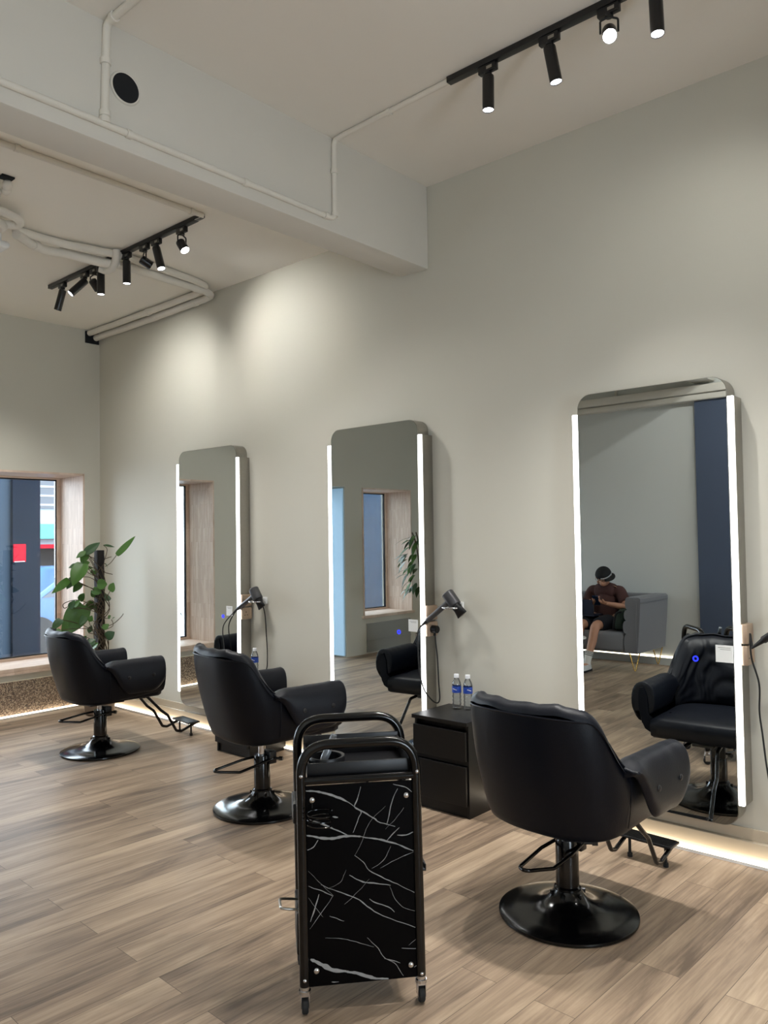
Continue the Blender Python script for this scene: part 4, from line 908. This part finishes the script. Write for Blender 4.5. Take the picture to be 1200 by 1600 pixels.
for i, (x0, y0, x1, y1, wd) in enumerate(LV):
    b = nb(); dy = random.uniform(-0.10, 0.02); 
    if x0 > 880: dy = -0.45
    elif x0 > 800: dy = -0.12
    a_, c_ = pz(x0, y0, dy)-OP, pz(x1, y1, dy+random.uniform(-0.05, 0.05))-OP
    nr = (CAMP-OP-a_).normalized()+Vector((random.uniform(-.5, .5), random.uniform(-.4, .4), random.uniform(0.0, 0.9)))
    leaf(b, a_, c_, wd*0.006/4.85*(0.75 if x0 > 880 else 1.05 if wd > 150 else 1.3), nr, heart=wd > 36, fold=random.uniform(0.1, 0.45))
    obj('leaf', b, 'leaf' if i % 3 else 'leafdark', pt, solid=0.0012, subsurf=1)
vi = nb()
for i, (x0, y0, x1, y1, wd) in enumerate(LV):
    e = pz(x0, y0, -0.05)-OP; hgt = max(0.33, e.z-random.uniform(0.02, 0.22)); s = Vector((random.choice((-0.036, 0.036)), -0.036, hgt))
    mid = (e+s)/2+Vector((random.uniform(-.03, .03), random.uniform(-.05, 0), random.uniform(-0.02, 0.07)))
    add_tube(vi, spline([s, mid, e], 6), 0.0032, 5)
for k in range(9):
    pts = [Vector((random.uniform(-0.05, 0.05), -0.04-random.uniform(0, 0.03), 0.28+j*0.13)) + Vector((random.uniform(-.05, .05), random.uniform(-.02, .02), 0)) for j in range(random.randint(4, 9))]
    add_tube(vi, spline(pts, 6), 0.004, 5)
for p in ([(720, 760), (690, 745), (660, 735)], [(805, 760), (830, 752), (850, 748)], [(810, 1260), (870, 1240), (925, 1200), (945, 1175)], [(600, 1050), (540, 1050), (480, 1070), (490, 1100), (540, 1075)], [(790, 860), (825, 870), (858, 878)], [(640, 1370), (600, 1400), (575, 1330)]):
    add_tube(vi, spline([pz(x, y, -0.045)-OP for x, y in p], 6), 0.0035, 5)
obj('vine', vi, 'vine', pt)

# ------------------------------------------------------------------ bushy plant seen in the middle mirror
pm = thing('potted_bushy_plant', 'bushy drooping green plant standing near the left window, seen in the middle mirror', 'plant', (-4.02, 6.2, 0))
b = nb(); add_lathe(b, [(0.10, 0), (0.115, 0.01), (0.135, 0.34), (0.125, 0.34), (0.122, 0.31)], 32); obj('pot', b, 'pot', pm)
b = nb(); add_lathe(b, [(0.121, 0.30), (0.121, 0.32)], 24); obj('soil', b, 'vine', pm)
b = nb()
for k in range(5):
    a = 2*PI*k/5; add_tube(b, spline([(0.03*math.cos(a), 0.03*math.sin(a), 0.32), (0.05*math.cos(a), 0.05*math.sin(a), 0.9), (0.10*math.cos(a), 0.10*math.sin(a), 1.4), (0.16*math.cos(a), 0.16*math.sin(a), 1.60)], 6), 0.009, 6)
obj('stem', b, 'vine', pm)
for k in range(98):
    a = random.uniform(0, 2*PI); h = random.uniform(0.85, 1.62); rr = 0.16+0.30*math.sin(PI*min(1, max(0, (h-0.70)/1.0)))
    p0 = Vector((rr*0.55*math.cos(a), rr*0.55*math.sin(a), h)); d = Vector((math.cos(a), math.sin(a), random.uniform(-1.3, -0.2))).normalized()*random.uniform(0.13, 0.22)
    b = nb(); leaf(b, p0, p0+d, random.uniform(0.045, 0.07), (math.cos(a)*0.6, math.sin(a)*0.6, 0.8), heart=False, droop=0.3); obj('leaf', b, 'leaf' if k % 2 else 'leafdark', pm, solid=0.001)

# ------------------------------------------------------------------ grey sofa, seen in the mirror nearest the camera
so = thing('sofa', 'grey sofa with a tufted arm and gold hairpin legs, seen in the right mirror', 'sofa', (-5.018, 4.53, 0))
# local: x towards the mirrors (front at +0.40), back at -0.37, y along the sofa
hl = 0.86; xb_, xf_ = -0.38, 0.405
b = nb(); add_box(b, (xb_+0.05, -hl+0.17, 0.222), (xf_-0.02, hl-0.17, 0.30), bevel=0.015); obj('base_frame', b, 'sofa', so)
b = nb(); add_box(b, (-0.20, -hl+0.20, 0.228), (xf_, hl-0.20, 0.442), bevel=0.035, seg=4); obj('seat_cushion', b, 'sofa', so)
b = nb()
bkp = [(xb_+0.005, 0.225), (-0.21, 0.225), (-0.19, 0.50), (-0.235, 0.80), (-0.265, 0.838), (-0.31, 0.842), (-0.355, 0.825), (xb_-0.01, 0.78)]
add_prism(b, [(p[0], p[1]) for p in bkp], -hl+0.06, hl-0.06, axis='y'); obj('back_panel', b, 'sofa', so, bevel=0.02)
for s in (-1, 1):
    # tufted inner/front channels as stacked rolls, flat outer panel leaning out a little
    b = nb(); yo = s*hl
    def Y(o): return s*(hl-o)
    n = 4; prof = []
    for z0, z1, dep in ((0.225, 0.44, 0.170), (0.44, 0.58, 0.180), (0.58, 0.70, 0.165), (0.70, 0.842, 0.150)):
        for k in range(7):
            a = PI*k/6-PI/2; prof.append((dep+0.030*math.cos(a), (z0+z1)/2+(z1-z0)/2*math.sin(a)))
    outer = [(0.02, 0.842), (0.0, 0.825), (0.012, 0.60), (0.045, 0.225)]
    poly = [(Y(o), z) for o, z in prof]+[(Y(o), z) for o, z in outer]
    if s < 0: poly = poly[::-1]
    fr = add_prism(b, poly, xb_+0.02, xf_, axis='x')
    obj('arm', b, 'sofa', so, bevel=0.012, angle=50)
    b = nb(); add_tube(b, [(xf_+0.001, Y(0.045+0.075*0), 0.23), (xf_+0.002, Y(0.058), 0.5), (xf_+0.002, Y(0.045), 0.80)], 0.004, 6); add_tube(b, [(xb_+0.03, Y(-0.002), 0.79), (xf_, Y(-0.003), 0.785)], 0.004, 6); obj('piping', b, 'sofa', so)
for sx in (xf_-0.06, xb_+0.10):
    for s in (-1, 1):
        b = nb(); yl = s*(hl-0.10)
        add_tube(b, fillet([(sx-0.045, yl+s*0.035, 0.226), (sx+0.01, yl, 0.006), (sx+0.045, yl-s*0.045, 0.226)], 0.012, 6), 0.006, 10); obj('leg', b, 'gold', so)
b = nb(); add_tube(b, [(xf_-0.06, -hl+0.15, 0.221), (xf_-0.06, hl-0.15, 0.221)], 0.005, 8); obj('leg_rail', b, 'gold', so)

# round side table whose edge shows beside the lit tube
tb = thing('side_table', 'round white side table in front of the sofa, its edge seen in the right mirror', 'table', (-4.12, 4.35, 0))
b = nb(); add_lathe(b, [(0.235, 0.404), (0.25, 0.408), (0.25, 0.418), (0.245, 0.422)], 56); obj('tabletop', b, 'whiteplastic', tb)
b = nb(); add_lathe(b, [(0.15, 0.0), (0.15, 0.008), (0.02, 0.02), (0.018, 0.405)], 36); obj('pedestal', b, 'whiteplastic', tb)

# bag between the person and the sofa arm
b = nb(); rows = []
for k in range(12):
    v = k/11; z = 0.452+0.235*v; r = []
    for j in range(28):
        a = 2*PI*j/28; sx = 0.16-0.045*v**1.5; sy = 0.085-0.035*v
        rr = 1+0.10*noise.noise((math.cos(a)*1.5, math.sin(a)*1.5, v*3))
        r.append((-4.72+sx*rr*sgnpow(math.cos(a), 0.7)-0.06*v, 3.985+sy*rr*sgnpow(math.sin(a), 0.7)-0.02*v+0.02, z+0.02*noise.noise((a, v*2, 0))))
    rows.append(r)
bgt = thing('bag', 'dark green canvas bag between the seated person and the sofa arm', 'bag', (-4.868, 4.0, 0.452)); ob = Vector((-4.72, 4.0, 0.452))
add_grid(b, rows, close_u=True); b.verts.ensure_lookup_table(); b.faces.new(b.verts[:28]); b.faces.new(b.verts[-28:])
for v in b.verts: v.co -= ob
obj('bag_body', b, 'bag', bgt, subsurf=1)
b = nb(); add_tube(b, [p-ob for p in spline([(-4.64, 3.98, 0.66), (-4.56, 4.00, 0.64), (-4.54, 4.02, 0.52), (-4.56, 4.03, 0.47)], 6)], 0.012, 8); obj('strap', b, 'capcloth', bgt)

# ------------------------------------------------------------------ the seated person
def skin_mesh(name, verts, edges, mats, parent, sub=2, loc=Vector()):
    """verts: (point, radius or (rx,ry)); the first vertex is the root"""
    me = bpy.data.meshes.new(name); me.from_pydata([tuple(Vector(v[0])-loc) for v in verts], edges, [])
    o = bpy.data.objects.new(name, me); COL.objects.link(o)
    md = o.modifiers.new('skin', 'SKIN'); md.use_smooth_shade = True
    sk = me.skin_vertices[0].data
    for i, v in enumerate(verts):
        r = v[1]; sk[i].radius = (r, r) if not isinstance(r, tuple) else r
        sk[i].use_root = (i == 0)
    sb_ = o.modifiers.new('sub', 'SUBSURF'); sb_.levels = sub; sb_.render_levels = sub
    dg = bpy.context.evaluated_depsgraph_get()
    new = bpy.data.meshes.new_from_object(o.evaluated_get(dg)); new.name = name
    bpy.data.objects.remove(o)
    new.materials.clear()
    for m in mats: new.materials.append(M[m])
    new.shade_smooth()
    r = bpy.data.objects.new(name, new); COL.objects.link(r)
    if parent is not None: r.parent = parent
    return r
PO = Vector((-4.90, 4.30, 0.0))
pr = thing('person', 'person in black cap and brown shirt sitting on the sofa with a phone', 'person', PO + Vector((-0.148, 0, 0)))
B = []; E = []
def V(p, r, parent=None):
    B.append((Vector(p), r)); i = len(B)-1
    if parent is not None: E.append((parent, i))
    return i
pel = V((-4.93, 4.305, 0.53), 0.115)
ab = V((-4.95, 4.300, 0.64), 0.115, pel); ch = V((-4.955, 4.298, 0.76), (0.135), ab); uc = V((-4.95, 4.300, 0.862), 0.095, ch)
nk = V((-4.925, 4.300, 0.925), 0.052, uc); nk2 = V((-4.90, 4.298, 0.965), 0.050, nk)
hd0 = V((-4.875, 4.294, 1.005), 0.070, nk2); hd1 = V((-4.872, 4.292, 1.050), 0.082, hd0); hd2 = V((-4.878, 4.294, 1.095), 0.078, hd1); hd3 = V((-4.885, 4.295, 1.125), 0.050, hd2)
jaw = V((-4.822, 4.276, 0.965), 0.046, hd0); chin = V((-4.797, 4.270, 0.937), 0.026, jaw)
def arm(sh, el, wr, hand_dir, palm_n, thumb_side):
    s = V(sh, 0.056, uc); m = V(Vector(sh).lerp(Vector(el), 0.5), 0.047, s); e = V(el, 0.040, m); f = V(Vector(el).lerp(Vector(wr), 0.45), 0.038, e); w = V(wr, 0.025, f)
    d = Vector(hand_dir).normalized(); n = Vector(palm_n); n = (n-d*n.dot(d)).normalized(); sd = d.cross(n)
    pm_ = V(Vector(wr)+d*0.045, (0.026), w)
    base = Vector(wr)+d*0.045
    for k, (off, L) in enumerate(((-0.027, 0.066), (-0.009, 0.076), (0.009, 0.072), (0.026, 0.058))):
        p1 = base+d*0.038+sd*off; a1 = V(p1, 0.0095, pm_); p2 = p1+d*L*0.45+n*L*0.18; a2 = V(p2, 0.0088, a1); p3 = p2+d*L*0.12+n*L*0.36; a3 = V(p3, 0.0080, a2); V(p3-d*L*0.10+n*L*0.20, 0.0070, a3)
    p1 = base-d*0.012+sd*thumb_side*0.036+n*0.008; a1 = V(p1, 0.012, pm_); p2 = p1+d*0.026+sd*thumb_side*0.006+n*0.022; a2 = V(p2, 0.0100, a1); V(p2+d*0.024+n*0.014-sd*thumb_side*0.008, 0.0085, a2)
Rsh, Rel, Rwr = (-4.955, 4.485, 0.862), (-4.86, 4.535, 0.685), (-4.705, 4.385, 0.725)
Lsh, Lel, Lwr = (-4.955, 4.125, 0.866), (-4.87, 4.010, 0.690), (-4.715, 4.165, 0.735)
arm(Rsh, Rel, Rwr, (0.45, -0.75, 0.30), (0.25, -0.1, 1), -1)
arm(Lsh, Lel, Lwr, (0.40, 0.80, 0.28), (0.25, 0.1, 1), 1)
def leg(hip, knee, ank, toe):
    h = V(hip, 0.090, pel); m = V(Vector(hip).lerp(Vector(knee), 0.5), 0.076, h); k = V(knee, 0.058, m); c = V(Vector(knee).lerp(Vector(ank), 0.35)+Vector((-0.018, 0, 0)), 0.056, k); a = V(ank, 0.036, c); f = V(Vector(ank)+Vector((0.01, 0, -0.045)), 0.034, a); V(toe, 0.030, f)
Lleg = ((-4.86, 4.225, 0.515), (-4.475, 4.215, 0.500), (-4.385, 4.275, 0.115), (-4.29, 4.275, 0.045))
Rleg = ((-4.86, 4.395, 0.515), (-4.475, 4.405, 0.500), (-4.40, 4.435, 0.115), (-4.30, 4.450, 0.045))
leg(*Lleg); leg(*Rleg)
body = skin_mesh('body', B, E, ['skin'], pr, 2, PO)
# shirt: torso and sleeves
B, E = [], []
t0 = V((-4.93, 4.305, 0.50), 0.142); t1 = V((-4.95, 4.300, 0.62), 0.140, t0); t2 = V((-4.957, 4.298, 0.76), 0.152, t1); t3 = V((-4.952, 4.300, 0.868), 0.108, t2); t4 = V((-4.933, 4.300, 0.915), 0.066, t3)
def join_skin(name, chains, mat_, parent):
    parts = []
    for ch_ in chains:
        ed = [(i, i+1) for i in range(len(ch_)-1)]
        parts.append(skin_mesh(name, ch_, ed, [mat_], None, 2, PO))
    bj = nb()
    for p_ in parts:
        bj.from_mesh(p_.data); bpy.data.objects.remove(p_)
    return obj(name, bj, mat_, parent, angle=80)
chains = [[(v[0], v[1]*1.10) for v in B]]
chains.append([(Vector((-4.952, 4.435, 0.850)), 0.085), (Vector((-4.948, 4.38, 0.862)), 0.112), (Vector((-4.945, 4.30, 0.866)), 0.124), (Vector((-4.948, 4.22, 0.862)), 0.112), (Vector((-4.952, 4.165, 0.850)), 0.085)])
for sh, el in ((Rsh, Rel), (Lsh, Lel)):
    s_, e_ = Vector(sh), Vector(el); mid_ = Vector((-4.952, 4.300, 0.850))
    chains.append([(mid_.lerp(s_, 0.35), 0.070), (mid_.lerp(s_, 0.75), 0.086), (s_+Vector((0, 0, 0.0)), 0.084), (s_.lerp(e_, 0.3), 0.072), (s_.lerp(e_, 0.66), 0.068), (s_.lerp(e_, 0.70), 0.060)])
st_ = join_skin('shirt', chains, 'shirt', pr)
# shorts
chains = [[(Vector((-4.93, 4.305, 0.50)), 0.130), (Vector((-4.93, 4.305, 0.55)), 0.140), (Vector((-4.94, 4.303, 0.60)), 0.134)]]
for hp, kn, an, to in (Lleg, Rleg):
    h_, k_ = Vector(hp), Vector(kn)
    chains.append([(h_.lerp(k_, -0.1), 0.095), (h_.lerp(k_, 0.2), 0.104), (h_.lerp(k_, 0.5), 0.098), (h_.lerp(k_, 0.76), 0.092), (h_.lerp(k_, 0.79), 0.082)])
join_skin('shorts', chains, 'shorts', pr)

# socks, shoes
for hp, kn, an, to in (Lleg, Rleg):
    an = Vector(an); up = (Vector(kn)-an).normalized()
    b = nb(); p = [an+Vector((0.008, 0, -0.045))-PO, an-PO, an+up*0.05-PO, an+up*0.11-PO]
    add_tube(b, p, 0.04, 20, radii=[0.038, 0.041, 0.044, 0.049]); sk_ = obj('sock', b, 'sock', pr)
    for z in (0.06, 0.078, 0.096):
        b = nb(); add_tube(b, [an+up*z-PO, an+up*(z+0.009)-PO], 0.04, 20, radii=[0.0455+(z-0.06)*0.08]*2); obj('sock_stripe', b, 'sockstripe', sk_)
    d = (Vector(to)-an); d.z = 0; d.normalize(); sdv = Vector((-d.y, d.x, 0)); h0 = Vector((an.x, an.y, 0))-d*0.055-PO
    b = nb(); rows = []
    for t_, w, z in ((0.0, 0.030, 0.085), (0.03, 0.036, 0.095), (0.08, 0.040, 0.098), (0.13, 0.043, 0.075), (0.19, 0.047, 0.058), (0.235, 0.043, 0.046), (0.262, 0.026, 0.036)):
        rows.append([h0+d*t_+sdv*(w*math.cos(a))+Vector((0, 0, 0.016+max(0, math.sin(a))**0.7*(z-0.016))) for a in [PI*k/10 for k in range(11)]])
    add_grid(b, rows); b.verts.ensure_lookup_table(); b.faces.new(b.verts[:11]); b.faces.new(b.verts[-11:]); shx = obj('shoe', b, 'shoe', pr, subsurf=1)
    b = nb(); pl_ = []
    ol = [(0.0, 0.030), (0.03, 0.037), (0.08, 0.040), (0.13, 0.044), (0.19, 0.049), (0.24, 0.045), (0.27, 0.025)]
    pts = [h0+d*(t_-0.004)+sdv*w for t_, w in ol]+[h0+d*(t_-0.004)-sdv*w for t_, w in reversed(ol)]
    add_prism(b, [(p_.x, p_.y) for p_ in pts], 0.0, 0.022, axis='z'); obj('sole', b, 'sockstripe', shx, bevel=0.003)
# head: face, ears, hair, glasses, cap; head frame
fw = Vector((0.80, -0.20, -0.57)).normalized(); rt_ = fw.cross(Vector((0, 0, 1))).normalized(); upv = rt_.cross(fw)
HC = Vector((-4.872, 4.292, 1.045))-PO
hm = Matrix((rt_, fw, upv)).transposed().to_4x4(); hm.translation = HC
b = nb(); add_ball(b, (0, 0, 0.004), 0.089, (0.90, 1.08, 0.98), 28, 18); 
for v in b.verts:
    if v.co.y < -0.02 and False: pass
hair = [f for f in b.faces if f.calc_center_median().y > 0.045 and f.calc_center_median().z < 0.035]
bmesh.ops.delete(b, geom=hair, context='FACES'); xf(b, b.verts[:], hm); obj('hair', b, 'hair', pr)
b = nb(); add_ball(b, (0, 0.078, -0.018), 0.030, (0.9, 0.75, 1.2), 14, 10); add_ball(b, (0, 0.098, -0.032), 0.0135, (1.0, 1.0, 0.8), 12, 8); add_ball(b, (0, 0.090, -0.010), 0.009, (0.8, 0.9, 2.2), 10, 8)
for s in (-1, 1):
    add_ball(b, (s*0.048, 0.062, -0.035), 0.030, (0.9, 0.7, 0.9), 12, 8); add_ball(b, (s*0.086, -0.005, -0.015), 0.022, (0.4, 0.7, 1.25), 12, 8)
xf(b, b.verts[:], hm); obj('face', b, 'skin', pr)
b = nb(); add_ball(b, (0, 0.082, -0.062), 0.016, (1.3, 0.6, 0.35), 12, 8); xf(b, b.verts[:], hm); obj('mouth', b, 'shirt', pr)
b = nb()
for s in (-1, 1): add_ball(b, (s*0.031, 0.083, 0.004), 0.0095, (1.25, 0.6, 0.7), 10, 8)
xf(b, b.verts[:], hm); obj('eye', b, 'hair', pr)
gl = nb()
for s in (-1, 1):
    add_tube(gl, [(s*0.032+0.024*math.cos(a), 0.101, 0.001+0.018*math.sin(a)) for a in [2*PI*k/20 for k in range(20)]], 0.0016, 6, closed=True)
    add_tube(gl, [(s*0.056, 0.100, 0.004), (s*0.084, 0.07, 0.004), (s*0.090, -0.01, 0.0)], 0.0016, 6)
add_tube(gl, [(-0.008, 0.102, 0.004), (0.008, 0.102, 0.004)], 0.0016, 6); xf(gl, gl.verts[:], hm); obj('glasses', gl, 'chrome', pr)
b = nb(); add_ball(b, (0, 0, 0.020), 0.101, (0.94, 1.10, 0.98), 32, 20)
bmesh.ops.delete(b, geom=[v for v in b.verts if v.co.z < 0.030], context='VERTS')
mcap = hm.copy(); xf(b, b.verts[:], mcap); cp = obj('cap', b, 'capcloth', pr, solid=0.003)
b = nb(); rows = []
for rr, dz_ in ((0.098, 0.0), (0.112, -0.005), (0.126, -0.012), (0.138, -0.022)):
    rows.append([(rr*0.80*math.sin(a)*(1 if rr < 0.11 else 0.98), -rr*1.08*math.cos(a)+(0.0), 0.034+dz_-0.012*abs(math.sin(a))**2*0) for a in [(-0.95+1.9*k/14) for k in range(15)]])
# the peak is turned to the side, as in the photograph
rot = Matrix.Rotation(math.radians(118), 4, 'Z'); add_grid(b, rows); xf(b, b.verts[:], mcap @ rot); obj('cap_peak', b, 'capcloth', cp, solid=0.003)
b = nb(); rows = [[(0.0955*math.sin(a), 0.1125*math.cos(a), z) for a in [(-1.9+2.0*k/20) for k in range(21)]] for z in (0.036, 0.056)]
rot2 = Matrix.Scale(-1, 4, Vector((1, 0, 0))); add_grid(b, rows); xf(b, b.verts[:], mcap @ rot2); obj('cap_band', b, 'bandwhite', cp, solid=0.0015, soff=1)
# phone in both hands, laptop on the lap
ph = thing('phone', 'dark blue phone held in both hands of the seated person', 'phone', (-4.803, 4.285, 0.775))
b = nb(); add_box(b, (-0.036, -0.075, -0.004), (0.036, 0.075, 0.004), bevel=0.003, seg=3); pb_ = obj('phone_case', b, 'screen', ph)
b = nb(); add_box(b, (-0.033, -0.071, 0.0041), (0.033, 0.071, 0.0046)); obj('display', b, 'darkglass', pb_)
b = nb(); add_box(b, (0.006, 0.045, -0.006), (0.03, 0.069, -0.004), bevel=0.001); obj('camera_bump', b, 'satinblack', pb_)
ph.rotation_euler = Vector((-0.75, 0.1, 0.65)).to_track_quat('Z', 'Y').to_euler()
lp = thing('laptop', 'open dark laptop resting on the thighs of the seated person', 'laptop', (-4.808, 4.425, 0.605))
b = nb(); add_box(b, (-0.12, -0.16, -0.008), (0.11, 0.16, 0.008), bevel=0.004); obj('keyboard_base', b, 'laptop', lp)
b = nb(); add_box(b, (-0.006, -0.16, 0), (0.002, 0.16, 0.19), bevel=0.003); sc_ = obj('lid', b, 'laptop', lp); sc_.location = (0.105, 0, 0.0); sc_.rotation_euler = (0, math.radians(12), 0)
